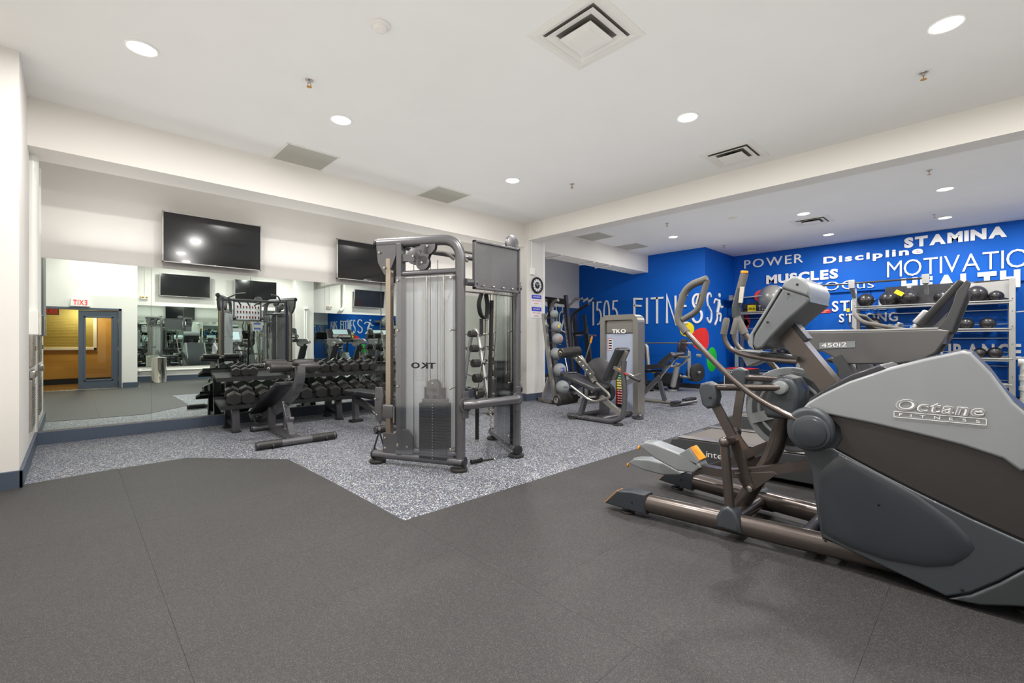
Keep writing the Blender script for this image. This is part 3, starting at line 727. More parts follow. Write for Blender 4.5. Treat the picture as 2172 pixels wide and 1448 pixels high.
    # shrouds, both faces
    for s_, sgn in ((.062, 1), (-.062, -1)):
        m = MB(); bx(m, .255,.9,min(s_, s_-.004*sgn),max(s_, s_-.004*sgn),.13,1.9,0); sh = m.build('clear_shroud', ('acrylic' if (sgn > 0) == (side < 0) else ('frosted_panel' if side < 0 else 'smoked_panel')), tr)
        for z in (.22,.8,1.36,1.86):
            for x in (.285,.875):
                m = MB(); m.disc_cyl(P(x, s_+.006*sgn, z), ey, .012, .012, 12, .004); m.cyl(P(x,0,z), P(x,s_,z), .006, 6); m.build('bolt', 'chrome', sh)
    # lettering on the shroud: reads from inside the machine, reversed from outside
    y = .066
    if side > 0: text('TKO', P(.71,y,.985), -ex_, (0,0,1), .27, .06, .002, 'black', tr, gap=.05, off=.03)
    else: text('TKO', P(.71,y,.985), -ex_, (0,0,1), .27, .06, .002, 'black', tr, gap=.05, off=.03)
    for (x, z) in ((.05,2.16),(.11,2.0),(.12,.17),(.12,.27),(.27,.2),(.38,.2),(.0,.66),(.02,.5),(.6,2.19),(.44,2.1),(.54,2.03),(.66,.84)):
        m = MB(); m.disc_cyl(P(x,.045 if x < .4 else .032,z), ey, .012, .012, 10, .004); m.build('bolt_head', 'chrome', tr)
    return P, ex_, ey
PA, exA, eyA = tower((2.27,4.35), (2.71,3.46), -1, True)
PB, exB, eyB = tower((3.87,4.35), (3.43,3.46), 1, False)
def W(x, y, z): return Vector((x,y,z))-RT
m = MB(); m.tube(fillet([W(2.70,3.46,.64), W(2.78,3.40,.645), W(3.36,3.40,.645), W(3.43,3.46,.64)], .06), .045, 14); m.build('rear_cross_brace', 'gunmetal', tr)
for x in (2.715,3.42):
    MB().disc_cyl(W(x,3.452,.64), (0,1,0), .075, .02, 20).box(W(x,3.452,.64), (.07,.016,.26), None, .006).build('brace_bracket', 'gunmetal', tr)
m = MB(); m.tube([W(2.42,4.06,2.2), W(3.72,4.06,2.2)], .028, 12); m.build('pull_up_bar', 'gunmetal', tr)
for s_, x in ((1,2.9),(1,2.72),(-1,3.24),(-1,3.42)):
    MB().tube(fillet([W(x,4.06,2.2), W(x+.06*s_,3.86,2.17), W(x+.12*s_,3.8,2.1)], .05), .017, 10).build('pull_up_grip', 'grip_foam', tr)
MB().tube(fillet([W(2.5,4.03,2.22), W(2.64,4.3,2.32), W(2.8,4.36,2.34)], .05), .017, 10).build('pull_up_grip', 'grip_foam', tr)
MB().tube(fillet([W(3.64,4.03,2.22), W(3.5,4.3,2.32), W(3.34,4.36,2.34)], .05), .017, 10).build('pull_up_grip', 'grip_foam', tr)
# placard board between the towers
pb = MB(); pb.bb(W(2.785,3.395,1.765), W(3.37,3.405,2.215)); 
bd = pb.build('placard_board', 'gunmetal', tr)
m = MB()
for (a, b) in (((2.77,3.38,2.205),(3.385,3.42,2.225)), ((2.77,3.38,1.755),(3.385,3.42,1.775)), ((2.77,3.38,1.755),(2.79,3.42,2.225)), ((3.365,3.38,1.755),(3.385,3.42,2.225))): m.bb(W(*a), W(*b), .003)
m.build('board_rim', 'gunmetal', bd)
MB().bb(W(2.8,3.405,1.78), W(3.355,3.409,2.2)).build('poster', 'paper', bd)
m = MB(); m2 = MB()
for r_ in range(3):
    for c_ in range(8):
        x = 3.33-.065*c_; z = 2.12-r_*.125
        m.bb(W(x-.022,3.409,z-.06), W(x+.0,3.4105,z-.005)); m2.bb(W(x-.03,3.409,z-.04), W(x-.02,3.4108,z+.0)); m.bb(W(x-.045,3.409,z-.075), W(x,3.4105,z-.07))
m.build('printed_figures', 'gunmetal_dark', bd, kind='stuff'); m2.build('printed_marks', 'red', bd, kind='stuff')
for i in range(4): MB().disc_cyl(W(2.88+i*.13,3.376,1.79), (0,1,0), .013, .012, 12).build('rivet', 'chrome', bd)
MB().tube([W(2.71,3.44,1.82), W(2.82,3.42,1.82)], .036, 12).build('board_arm', 'gunmetal', tr); MB().tube([W(3.43,3.44,1.82), W(3.34,3.42,1.82)], .036, 12).build('board_arm', 'gunmetal', tr)
m = MB(); m.disc_cyl(W(3.31,3.43,2.27), (0,1,0), .09, .03, 24); m.build('top_knuckle', 'gunmetal', tr)
# attachments hanging on the trainer
hk = thing('accessory_rail', 'slim accessory rail under the placard board of the cable trainer', 'rail', (3.08,3.62,1.74))
MB().tube([(-.36,-.1,0), (.33,-.1,0)], .01, 8).build('rail', 'steel', hk)
for x in (-.1,0,.1): MB().tube(fillet([(x,-.1,0),(x,-.14,-.02),(x,-.14,.02)], .01, 3), .004, 6).build('hook', 'chrome', hk)
a = thing('hanging_ab_strap', 'black ankle strap looped under the placard board', 'strap', (3.0,3.52,1.73))
m = MB()
m.tube(fillet([(-.03,0,0),(-.07,0,-.1),(-.04,0,-.22),(.03,0,-.26),(.06,0,-.14),(.03,0,0)], .06, 5), 1, 4, .004, .03, (0,1,0), True, True); m.build('loop', 'strap', a)
MB().box((-.03,0,-.33), (.045,.006,.16)).build('tail', 'strap', a); MB().torus((.035,0,-.235), (0,1,0), .03, .004, 16, 6).build('ring', 'chrome', a)
a = thing('long_strap_bar', 'long black padded bar hanging with a snap hook from the trainer', 'bar', (3.09,3.5,1.73))
MB().cyl((0,0,0),(0,0,-.06),.018,10).build('top_ferrule', 'chrome', a); MB().cyl((0,0,-.06),(-.03,0,-1.13),.021,10).build('sleeve', 'rope', a)
MB().torus((-.03,0,-1.2), (0,1,0), .022, .004, 14, 6).cyl((-.03,0,-1.13),(-.03,0,-1.19),.01,8).build('snap_hook', 'chrome', a)
a = thing('short_straight_bar', 'black rubber bar with silver tips hanging behind the brace of the trainer', 'bar', (2.98,3.6,.70))
MB().cyl((0,0,0),(0,0,-.45),.02,10).build('grip', 'rope', a); MB().cyl((0,0,-.45),(0,0,-.48),.018,10).cyl((0,0,0),(0,0,.04),.012,8).build('tip', 'chrome', a)
MB().tube([(0,0,.03),(.02,-.1,.45),(.03,-.1,1.04)], .004, 6).build('cord', 'rope', a)
a = thing('hanging_chain', 'short chrome link chain hanging inside the right tower of the trainer', 'chain', (3.27,3.72,.72))
lk = None
for i in range(17):
    l = MB().torus((0,0,0), (0,1,0) if 1 else 0, .014, .003, 12, 5).build('link', 'chrome', a) if lk is None else lk.copy()
    if lk is None: lk = l
    else: C.objects.link(l)
    l.location = (0,0,-i*.026); l.rotation_euler = (0,0,(i % 2)*PI/2); l.scale = (1,1,1.3)
MB().tube([(0,0,.02),(-.05,-.14,.6),(-.1,-.2,1.02)], .003, 5).build('cord', 'rope', a)
# handle strap at the left pulley
q = PA(.02,0,0)+RT
a = thing('cable_handle', 'black stirrup handle hanging from the left pulley of the trainer', 'handle', (q.x,q.y,.42))
d = exA
MB().torus((0,0,-.03), (0,1,0), .016, .004, 12, 6).tube([(0,0,-.02),(0,0,.03)], .006, 6).torus((0,0,-.07), (1,0,0), .016, .004, 12, 6).build('carabiner', 'chrome', a)
for s_ in (-1, 1): MB().rect((0,0,-.09), d*.075*s_+Vector((0,0,-.31)), .018, .003, tuple(eyA)).build('webbing', 'strap', a)
MB().cyl(d*-.085+Vector((0,0,-.325)), d*.085+Vector((0,0,-.325)), .017, 12).build('grip', 'rope', a)
for s_ in (-1,1): MB().disc_cyl(d*.088*s_+Vector((0,0,-.325)), d, .022, .015, 12).build('grip_end', 'gunmetal_light', a)
# strap on the floor
q = Zp(1000,984); q2 = Zp(1052,973)
a = thing('floor_handle_strap', 'black handle and strap lying on the floor by the trainer foot', 'handle', (q.x,q.y,0)); e = (q2-q)
MB().cyl((0,0,.02), e*.4+Vector((0,0,.02)), .019, 12).build('grip', 'rope', a)
for t in (0,.4): MB().disc_cyl(e*t+Vector((0,0,.024)), e, .023, .014, 12).build('grip_end', 'black_plastic', a)
MB().rect(e*.4+Vector((0,0,.01)), e*.9+Vector((0,0,.006)), .02, .004, (0,0,1)).rect(e*.2+Vector((.03,.05,.008)), e*.9+Vector((0,0,.008)), .018, .004, (0,0,1)).build('webbing', 'strap', a)
MB().torus(e*.95+Vector((0,0,.006)), (0,0,1), .022, .004, 14, 6).build('ring', 'chrome', a)
# ================================================================ DUMBBELL RACK
rk = thing('dumbbell_rack', 'long two tier black dumbbell rack standing in front of the wall mirror', 'rack', (3.0,7.4,0))
X0, X1 = 1.42, 4.72
RK = Vector((3.0,7.4,0))
def K(x, y, z): return Vector((x,y,z))-RK
def shelf(yf, zf, yb, zb, nm):
    d = (Vector((0,yb-yf,zb-zf))); t = math.atan2(zb-zf, yb-yf); c = K((X0+X1)/2, (yf+yb)/2, (zf+zb)/2)
    MB().box(c, (X1-X0, d.length, .008), (t,0,0)).box(K((X0+X1)/2, yf-.004, zf-.022), (X1-X0,.008,.055), None).box(K((X0+X1)/2, yb+.004, zb+.012), (X1-X0,.008,.04)).box(K(X0+.003,(yf+yb)/2,(zf+zb)/2-.012), (.006,d.length,.03), (t,0,0)).box(K(X1-.003,(yf+yb)/2,(zf+zb)/2-.012), (.006,d.length,.03), (t,0,0)).build(nm, 'black_plastic', rk)
shelf(7.12,.37,7.45,.44,'shelf'); shelf(7.32,.74,7.66,.81,'shelf')
for x in (1.62, 3.07, 4.5):
    MB().tube([K(x,7.16,.02), K(x,7.22,.36)], 1, 4, .035, .045, (1,0,0), True, True).build('leg', 'gunmetal_dark', rk)
    MB().tube([K(x,7.62,.02), K(x,7.54,.74)], 1, 4, .035, .045, (1,0,0), True, True).build('leg', 'gunmetal_dark', rk)
    MB().rect(K(x,7.2,.10), K(x,7.6,.12), .05, .06).build('leg_brace', 'gunmetal_dark', rk)
    for y in (7.155,7.625): MB().bb(K(x-.055,y-.055,0), K(x+.055,y+.055,.022), .006).build('foot', 'black_plastic', rk)
def dumbbell(name='dumbbell'):
    t = thing(name, '', 'dumbbell')
    for s_ in (-1, 1):
        pts = []
        for k in range(6):
            a = PI/6+k*PI/3; pts.append((.072*math.cos(a), s_*.058, .072*math.sin(a)))
        MB().prism(pts, (0, s_*.082, 0), .008).build('head', 'hex_rubber', t)
    MB().tube([(0,-.06,0),(0,-.03,0),(0,0,0),(0,.03,0),(0,.06,0)], [.013,.015,.017,.015,.013], 12).build('handle', 'chrome', t)
    return t
db = dumbbell(); first = True
def place_db(x, y, z, s, tilt, label, grp, rz=0):
    global first
    o = db if first else copy_tree(db); first = False
    o.location = (x, y, z); o.scale = (s, s, s); o.rotation_euler = (tilt, 0, rz); o['label'] = label; o['group'] = grp
t_ = math.atan2(.07,.33)
low = [Yp(u, 850, 7.2).x for u in (497,527,562,592,620,649,681,709,736,762,787,812)]
for i, x in enumerate(low):
    s = 1.34 if i < 3 else 1.28
    place_db(x, 7.285, .408+.066*s, s, t_, ORD[i]+' black hex dumbbell from the entrance end of the lower rack shelf', 'hex dumbbells on the lower shelf', -.10+random.uniform(-.05,.05))
top = [(Yp(u, 780, 7.42).x, s) for u, s in ((502,.86),(521,.88),(539,.9),(612,1.0),(636,1.0),(661,1.0),(689,1.02),(709,1.03),(733,1.05),(752,1.06),(772,1.07),(790,1.08))]
for i, (x, s) in enumerate(top):
    place_db(x, 7.49, .777+.066*s, s, t_, ORD[i]+' dumbbell from the entrance end of the upper rack shelf', 'hex dumbbells on the upper shelf', -.12+random.uniform(-.06,.06))
# ================================================================ SIT-UP BENCH
sb = thing('sit_up_bench', 'adjustable sit up bench with twin foam rollers in front of the dumbbell rack', 'bench', (2.0,6.3,0))
RS = Vector((2.0,6.3,0)); XC = 1.98
def S(x, y, z): return Vector((x,y,z))-RS
def sx(u, v, dx=0): p = Xp(u, v, XC); return S(XC+dx, p.y, max(p.z,.02))
def SP(u, v, x=1.98): return Xp(u, v, x)-RS
fy = 5.78; ry = 7.02
MB().tube([S(1.52,fy,.05), S(2.42,fy,.05)], .042, 14).build('front_foot_tube', 'gunmetal', sb)
for a, b in ((1.53,1.78),(2.13,2.4)): MB().tube([S(a,fy,.052), S(b,fy,.052)], .047, 14).build('grip_sleeve', 'black_rubber', sb)
for x in (1.515,2.425): MB().disc_cyl(S(x,fy,.05), (1,0,0), .045, .02, 14).build('end_cap', 'gunmetal_dark', sb)
for x in (1.68,2.3): MB().disc_cyl(S(x,fy-.03,.03), (1,0,0), .03, .02, 12).build('wheel', 'black_plastic', sb)
MB().tube([S(1.78,ry,.045), S(2.18,ry,.045)], .036, 12).build('rear_foot_tube', 'gunmetal', sb)
for x in (1.775,2.185): MB().disc_cyl(S(x,ry,.045), (1,0,0), .04, .02, 14).build('end_cap', 'black_rubber', sb)
MB().rect(S(1.98,fy,.07), S(1.98,ry,.07), .08, .045).build('spine', 'gunmetal', sb)
MB().rect(S(1.98,6.86,.07), S(1.98,6.8,.34), .09, .055, (0,1,0)).build('rear_post', 'gunmetal', sb)
MB().rect(SP(620,928), SP(603,853), .07, .06, (0,1,0)).build('front_post', 'gunmetal', sb)
for i in range(5): MB().disc_cyl(SP(608.5-i*1.6,880-i*6,1.944), (1,0,0), .009, .006, 10, .001).build('pin_hole', 'black', sb)
MB().box(SP(612,895), (.1,.09,.12), (math.radians(8),0,0), .01).disc_cyl(SP(618,888,1.9), (1,0,0), .025, .05, 14).build('pin_collar', 'gunmetal', sb)
MB().tube(fillet([SP(552,889,2.02), SP(598,862,2.02), SP(628,828,2.02), SP(637,800,2.02), SP(636,776,2.02)], .22, 8), 1, 4, .05, .045, (1,0,0), True, True).build('curved_upright', 'gunmetal', sb)
dy = Vector((0,-.62,.5)); L = dy.length
th = math.atan2(.50,-.62)
pa_, pb_ = SP(549,872), SP(604,814); dd = pb_-pa_
MB().box((pa_+pb_)/2, (.24,dd.length+.05,.065), (math.atan2(dd.z, dd.y),0,0), .022).build('back_pad', 'vinyl', sb)
MB().box(SP(548,884)+Vector((0,.02,0)), (.22,.18,.06), (math.radians(28),0,0), .022).build('seat_pad', 'vinyl', sb)
for (y, z) in ((5.93,.93),(6.11,.97)):
    for s_ in (-1,1):
        MB().tube([S(1.98+s_*.04,y,z), S(1.98+s_*.055,y,z), S(1.98+s_*.28,y,z), S(1.98+s_*.29,y,z)], [.045,.056,.056,.045], 18).build('foam_roller', 'black_rubber', sb)
        MB().disc_cyl(S(1.98+s_*.293,y,z), (1,0,0), .022, .01, 12).build('roller_cap', 'chrome', sb)
    MB().cyl(S(1.67,y,z), S(2.29,y,z), .014, 8).build('roller_axle', 'chrome', sb)
MB().tube(fillet([S(1.86,6.9,.24), S(1.84,7.12,.22), S(1.84,7.12,.12), S(1.86,6.95,.1)], .04), .013, 8).build('handle', 'gunmetal_dark', sb)
text('TKO', S(1.928,6.02,.80), (0,-1,.0), (0,0,1), .08, .03, .002, 'white_paint', sb, joined=True)
# ================================================================ FLAT BENCH BEHIND THE TRAINER
fb = thing('adjustable_bench', 'flat adjustable black bench behind the left trainer tower', 'bench', (3.3,6.2,0))
RB = Vector((3.3,6.2,0))
fb.rotation_euler = (0,0,0)
def Bp(x, y, z): return Vector((x,y,z))-RB
ba = Zp(768,893); bb_ = Zp(828,912)       # rear foot, front bar centre
A0 = Vector((3.18,6.80,0)); B0 = Vector((3.28,5.72,0)); ax = (B0-A0).normalized(); px_ = Vector((-ax.y,ax.x,0)); rza = math.atan2(ax.y, ax.x)
RzB = Matrix.Rotation(rza, 3, 'Z')
def Q(t, s, z): return A0+ax*t+px_*s+Vector((0,0,z))-RB
MB().box(Q(.06,0,.47), (.34,.30,.07), RzB, .022).build('seat_pad', 'vinyl', fb)
MB().box(Q(.68,0,.475), (.86,.30,.07), RzB, .022).build('back_pad', 'vinyl', fb)
MB().rect(Q(.0,0,.42), Q(1.05,0,.40), .06, .05).build('pad_rail', 'gunmetal', fb)
MB().rect(Q(-.02,0,.36), Q(1.04,0,.08), .07, .07).build('main_beam', 'gunmetal', fb)
MB().rect(Q(.0,0,.04), Q(-.02,0,.4), .1, .07, (1,0,0)).build('rear_leg', 'gunmetal', fb)
MB().box(Q(0,0,.02), (.12,.2,.035), RzB, .01).build('rear_foot', 'black_plastic', fb)
MB().tube([Q(1.06,-.34,.055), Q(1.06,.34,.055)], .042, 14).build('front_foot_tube', 'gunmetal', fb)
for a, b in ((-.33,-.1),(.1,.33)): MB().tube([Q(1.06,a,.056), Q(1.06,b,.056)], .047, 14).build('grip_sleeve', 'black_rubber', fb)
MB().prism([Q(.45,.03,.42), Q(.8,.03,.42), Q(.72,.03,.2), Q(.58,.03,.2)], px_*-.012, .003).build('ladder_plate', 'gunmetal', fb)
text('TKO', Q(.52,-.038,.2), tuple(ax+Vector((0,0,-.26))), (.0,0,1), .16, .035, .002, 'white_paint', fb, joined=True)
# ================================================================ FIXED BARBELL RACK
br = thing('barbell_rack', 'A frame rack of fixed weight barbells behind the cable trainer', 'rack', (5.6,6.25,0))
RR = Vector((5.6,6.25,0))
for x in (5.12,5.64):
    path = fillet([(x-5.6,-.42,.04),(x-5.6,-.1,1.35),(x-5.6,.0,1.5),(x-5.6,.1,1.35),(x-5.6,.42,.04)], .12, 6)
    MB().tube(path, .032, 12, 1, 1.1, (1,0,0)).build('upright', 'silver_paint', br)
    for y in (-.42,.42): MB().disc_cyl((x-5.6,y,.02), (0,0,1), .06, .035, 18).build('foot', 'black_rubber', br)
for y, z in ((-.36,.12),(.36,.12),(-.3,.35)): MB().tube([(-.48,y,z),(.04,y,z)], .028, 10).build('cross_tube', 'silver_paint', br)
bars = []
for i in range(5):
    z = .38+i*.25; yb = .34-.23*(z/1.3)+.03
    for s_ in (-1, 1):
        for x in (5.12,5.64): MB().tube(fillet([(x-5.6,s_*(yb-.02),z-.03),(x-5.6,s_*(yb+.07),z-.03),(x-5.6,s_*(yb+.08),z+.03)], .02, 3), .012, 6).build('bar_hook', 'gunmetal', br)
        t = thing('fixed_barbell', '', 'barbell', (5.38, 6.25+s_*(yb+.045), z), 0, 'fixed barbells on the rack')
        t['label'] = ORD[i]+(' straight' if s_ < 0 else ' curved')+' fixed barbell from the bottom, '+('trainer' if s_ < 0 else 'mirror')+' side of the barbell rack'
        r = .085-.006*i
        if s_ < 0: MB().cyl((-.42,0,0),(.42,0,0),.014,10).build('shaft', 'chrome', t)
        else: MB().tube(fillet([(-.42,0,0),(-.3,0,0),(-.2,0,.04),(-.1,0,-.02),(0,0,.03),(.1,0,-.02),(.2,0,.04),(.3,0,0),(.42,0,0)], .04, 4), .014, 10).build('shaft', 'chrome', t)
        for e in (-1,1):
            h = MB(); pts = [((.38*e), r*math.cos(PI/8+k*PI/4), r*math.sin(PI/8+k*PI/4)) for k in range(8)]
            h.prism(pts, (.14*e,0,0), .01).build('head', 'black_rubber', t)
            MB().disc_cyl((.37*e,0,0), (1,0,0), .03, .025, 14).build('collar', 'chrome', t)
# ================================================================ ELLIPTICAL (foreground)
el = thing('elliptical_trainer', 'large grey and bronze elliptical trainer with lettered shroud in the foreground', 'exercise machine', (3.3,.9,0))
RE = Vector((3.3,.9,0))
def E(u, v, x): return Xp(u, v, x)-RE
def EL(x, y, z): return Vector((x,y,z))-RE
# base rails
for s_, x0, x1 in ((-1,2.93,3.17),(1,3.67,3.43)):
    a = EL(x0,1.66,.105); b = EL(x1,-.3,.105)
    MB().tube([a, b], 1, 18, .05, .064, (0,0,1)).build('side_rail', 'bronze_tube', el)
    e = (a-b).normalized(); up = Vector((0,0,1)); sd = Vector((1,0,0))
    m = MB(); m.prism([a+e*-.02+sd*-.052+up*-.07, a+e*.30+sd*-.052+up*-.055, a+e*.20+sd*-.052+up*.055, a+e*.1+sd*-.052+up*.072, a+e*-.02+sd*-.052+up*.072], sd*.104, .012)
    cp = m.build('rail_end_cap', 'shroud_low', el)
    MB().prism([a+e*.298+sd*-.04+up*-.052, a+e*.303+sd*-.04+up*-.052, a+e*.205+sd*-.04+up*.054, a+e*.2+sd*-.04+up*.054], sd*.08).build('reflector', 'orange', cp)
    MB().disc_cyl(a+e*.08+sd*(-.053)+up*.0, sd, .008, .004, 10).build('screw', 'black', cp)
    MB().cyl(a+e*.14+up*-.1, a+e*.14+up*-.06, .018, 10).disc_cyl(a+e*.14+up*-.094, up, .05, .02, 18).build('levelling_foot', 'black_rubber', el)
    MB().disc_cyl(b+e*.15+up*-.092, up, .05, .024, 18).cyl(b+e*.15+up*-.09,b+e*.15+up*-.05,.018,10).build('levelling_foot', 'black_rubber', el)
MB().tube([EL(3.08,.72,.10), EL(3.52,.72,.10)], .045, 12).build('cross_beam', 'bronze_tube', el)
MB().tube([EL(2.97,1.12,.10), EL(3.63,1.12,.10)], .045, 12).build('cross_beam', 'bronze_tube', el)
# transport wheels at the front
for x in (2.99,3.61):
    MB().torus(EL(x,-.50,.075), (1,0,0), .055, .02, 24, 8).disc_cyl(EL(x,-.50,.075), (1,0,0), .04, .03, 20).build('transport_wheel', 'black_plastic', el)
    MB().torus(EL(x-.02*(1 if x < 3.3 else -1),-.50,.075), (1,0,0), .042, .005, 24, 6).build('wheel_trim', 'steel', el)
MB().tube([EL(2.99,-.5,.075), EL(3.61,-.5,.075)], .02, 10).tube([EL(3.1,-.5,.08), EL(3.1,-.25,.1)], .03, 10).tube([EL(3.5,-.5,.08), EL(3.5,-.25,.1)], .03, 10).build('wheel_axle', 'bronze_tube', el)
# shroud
NX, FX = 3.0, 3.6
top_px = [(1690,905),(1693,876),(1712,852),(1745,834),(1800,808),(1880,781),(1960,760),(2040,743),(2062,747),(2105,790),(2150,850)]
bot_px = [(2150,1286),(2080,1284),(2010,1270),(1900,1219),(1738,1142),(1728,1080),(1716,1000),(1702,945)]
front = [(-.33,.72),(-.44,.5),(-.45,.33),(-.38,.2),(-.24,.12)]
def outline(x, tp=top_px, bp=bot_px):
    return [E(u, v, NX)+Vector((x-NX,0,0)) for u, v in tp]+[EL(x,y,z) for y, z in front]+[E(u, v, NX)+Vector((x-NX,0,0)) for u, v in bp]
MB().prism(outline(NX+.02), (FX-NX-.04,0,0), .022).build('shroud_body', 'shroud_low', el)
def panel(px, y_extra, x0, t, bev, nm, m_, par=el, both=True):
    pts = []
    for p in px:
        if len(p) == 3: pts.append(EL(x0, p[0], p[1]))
        else: pts.append(E(p[0], p[1], NX)+Vector((x0-NX,0,0)))
    o = MB().prism(pts, (t,0,0), bev).build(nm, m_, par)
    if both:
        c = 3.3; pts2 = [Vector((2*(c-3.3)-p.x, p.y, p.z)) for p in pts]
        MB().prism(pts2, (-t,0,0), bev).build(nm, m_, par)
    return o
up_ = [(1697,880),(1700,868),(1714,853),(1745,835),(1800,809),(1880,782),(1960,761),(2040,744),(2060,748),(2104,792),(2150,853),(-.32,.715,0),(-.36,.63,0),(-.22,.74,0),(2165,1000),(2126,972),(2040,944),(1949,921),(1850,898),(1760,880),(1730,875)]
panel(up_, 0, NX-.010, .06, .014, 'upper_shell', 'shroud_grey')
band = [(1733,870),(1760,873),(1850,891),(1949,914),(2040,936),(2126,964),(2162,990),(-.23,.72,0),(-.37,.60,0),(-.435,.5,0),(-.3,.43,0),(2172,1146),(2060,1096),(1949,1043),(1860,998),(1772,951),(1784,930),(1780,905),(1762,889)]
panel(band, 0, NX+.004, .05, .006, 'dark_band', 'shroud_band')
ring_ = [(1700,948),(1715,953),(1740,952),(1768,951),(1860,1001),(1949,1046),(2060,1100),(2172,1150),(-.3,.425,0),(-.435,.49,0),(-.445,.35,0),(-.36,.28,0),(2172,1206),(2120,1233),(2060,1258),(2008,1266),(1900,1215),(1742,1139),(1732,1080),(1720,1000)]
panel(ring_, 0, NX+.0, .05, .012, 'lower_shell', 'slate_plastic')
scoop = [(1778,962),(1860,1003),(1949,1052),(2020,1103),(2056,1138),(2068,1162),(2054,1180),(2020,1200),(1965,1203),(1880,1188),(1800,1160),(1745,1130),(1736,1070),(1740,1000)]
# concave scoop: a dished sheet whose rim sits on the lower shell
def dish(px, x0, depth, nm, m_):
    R0 = [E(p[0], p[1], NX)+Vector((x0-NX,0,0)) for p in px]; c = sum(R0, Vector())/len(R0); c = c*.75+R0[0]*.25; n = len(R0); vs = []; fs = []
    K_ = [(1,0),(.97,.35),(.9,.7),(.75,.9),(.5,1),(.02,1)]
    for (k, d) in K_:
        for p in R0: q = c+(p-c)*k; vs.append(q+Vector((-depth*d,0,0)))
    for i in range(len(K_)-1):
        for j in range(n): fs.append((i*n+j, i*n+(j+1) % n, (i+1)*n+(j+1) % n, (i+1)*n+j))
    MB().add(vs, fs, True).build(nm, m_, el)
dish(scoop, NX-.0005, .012, 'raised_flank', 'shroud_low')
panel([(2172,1208),(2120,1236),(2060,1261),(2012,1270),(2080,1284),(2150,1286),(-.24,.12,0),(-.38,.2,0),(-.44,.33,0),(-.36,.275,0)], 0, NX-.004, .05, .012, 'toe_panel', 'dark_plastic')
for (u, v) in ((1752,1145),(2041,1249)): MB().disc_cyl(E(u, v, NX)+Vector((-.012,0,0)), (1,0,0), .007, .008, 10).build('screw', 'black', el)
# black saddle strip on the crown
MB().prism([E(u, v, 3.0)+Vector((.05,0,0)) for u, v in ((1697,872),(1712,846),(1745,824),(1800,795),(1862,774),(1872,777),(1880,784),(1800,812),(1745,840),(1716,862))], (.5,0,0), .01).build('crown_strip', 'gunmetal_dark', el)
# lettering
a = E(1897,868,NX)+Vector((-.014,0,0)); wd = abs(Xp(1897,868,NX).y-Xp(2092,868,NX).y)
def slant_text(wrd, p0, w_, h_, off, dep, m_, sl):
    gl, W_, lo, hi = word_glyphs(wrd, .06, off); R = Vector((0,-1,0))*w_/W_; U = Vector((0,-sl,1))*h_/(hi-lo); mb = MB()
    for g_ in gl:
        if g_: extrude_flat(mb, g_[0], g_[1], p0-U*lo, R, U, dep)
    return mb.build('logo_lettering', m_, el)
slant_text('Octane', a, wd*.97, .058, .03, .0008, 'letter_white', .25)
slant_text('Octane', a+Vector((-.0009,-.002,.002)), wd*.965, .054, -.005, .0008, 'shroud_grey', .25)
b = E(1897,883,NX)+Vector((-.014,0,0)); m = MB()
hh = .028
for (p, q) in (((0,0),(wd,0)),((0,hh),(wd,hh)),((0,0),(0,hh)),((wd,0),(wd,hh))):
    m.rect(b+Vector((0,-p[0],p[1])), b+Vector((0,-q[0],q[1])), .0022, .0022)
m.build('logo_frame', 'letter_white', el)
text('FITNESS', b+Vector((0,-.02,.008)), (0,-1,0), (0,0,1), wd-.04, .013, .0008, 'letter_white', el, gap=.9, joined=True)
# pivot housings and hub discs, near and far
for s_ in (-1, 1):
    X_ = 3.3+s_*.32
    y0, z0 = .665, .755
    q = [(.112*math.cos(2*PI*i/28), .112*math.sin(2*PI*i/28)+(.02 if i < 14 else 0)) for i in range(28)]
    MB().prism([EL(X_-.0*s_, y0+a_, z0+b_) for a_, b_ in [(x*1.0,y) for x,y in q]], (s_*.075,0,0), .022).build('pivot_housing', 'dark_plastic' if s_ > 0 else 'slate_plastic', el)
    MB().disc_cyl(EL(X_+s_*.085,y0-.012,z0+.0), (1,0,0), .093, .03, 36, .01).build('pivot_ring', 'slate_plastic', el)
    MB().disc_cyl(EL(X_+s_*.103,y0-.012,z0+.0), (1,0,0), .078, .018, 36, .008).build('pivot_cap', 'shroud_low', el)
# moving arms
na = [E(1698,893,2.92),E(1655,873,2.92),E(1600,842,2.92),E(1555,806,2.92),E(1510,762,2.92),E(1472,722,2.92),E(1452,700,2.92)]
MB().tube(fillet(na, .1, 4), .0175, 14).build('moving_arm', 'bronze_tube', el)
grip = [E(1456,705,2.92),E(1437,680,2.92),E(1440,655,2.92),E(1452,618,2.92),E(1468,603,2.92),E(1500,591,2.92)]
MB().tube(fillet(grip, .05, 6), [.0225]*0 or .024, 16).build('foam_grip', 'grip_foam', el)
MB().tube(fillet([E(1500,593,2.92),E(1487,640,2.92),E(1478,660,2.92),E(1448,678,2.92)], .05, 6), .019, 14).build('foam_grip', 'grip_foam', el)
MB().rect(E(1483,622,2.905), E(1477,645,2.905), .012, .012).build('pulse_sensor', 'chrome', el)
fa = [E(1740,905,3.69),E(1715,865,3.69),E(1655,790,3.69),E(1600,735,3.69),E(1578,704,3.69)]
MB().tube(fillet(fa, .1, 4), .021, 14).build('moving_arm', 'bronze_tube', el)
MB().tube(fillet([E(1580,708,3.69),E(1562,672,3.69),E(1560,655,3.69),E(1571,610,3.69),E(1579,580,3.69)], .07, 6), .029, 16).build('foam_grip', 'grip_foam', el)
MB().tube([E(1562,672,3.69),E(1561,655,3.69),E(1572,612,3.69)], .031, 16).build('rubber_sleeve', 'dark_plastic', el)
MB().rect(E(1571,642,3.655), E(1575,608,3.655), .012, .03).build('pulse_sensor', 'chrome', el)
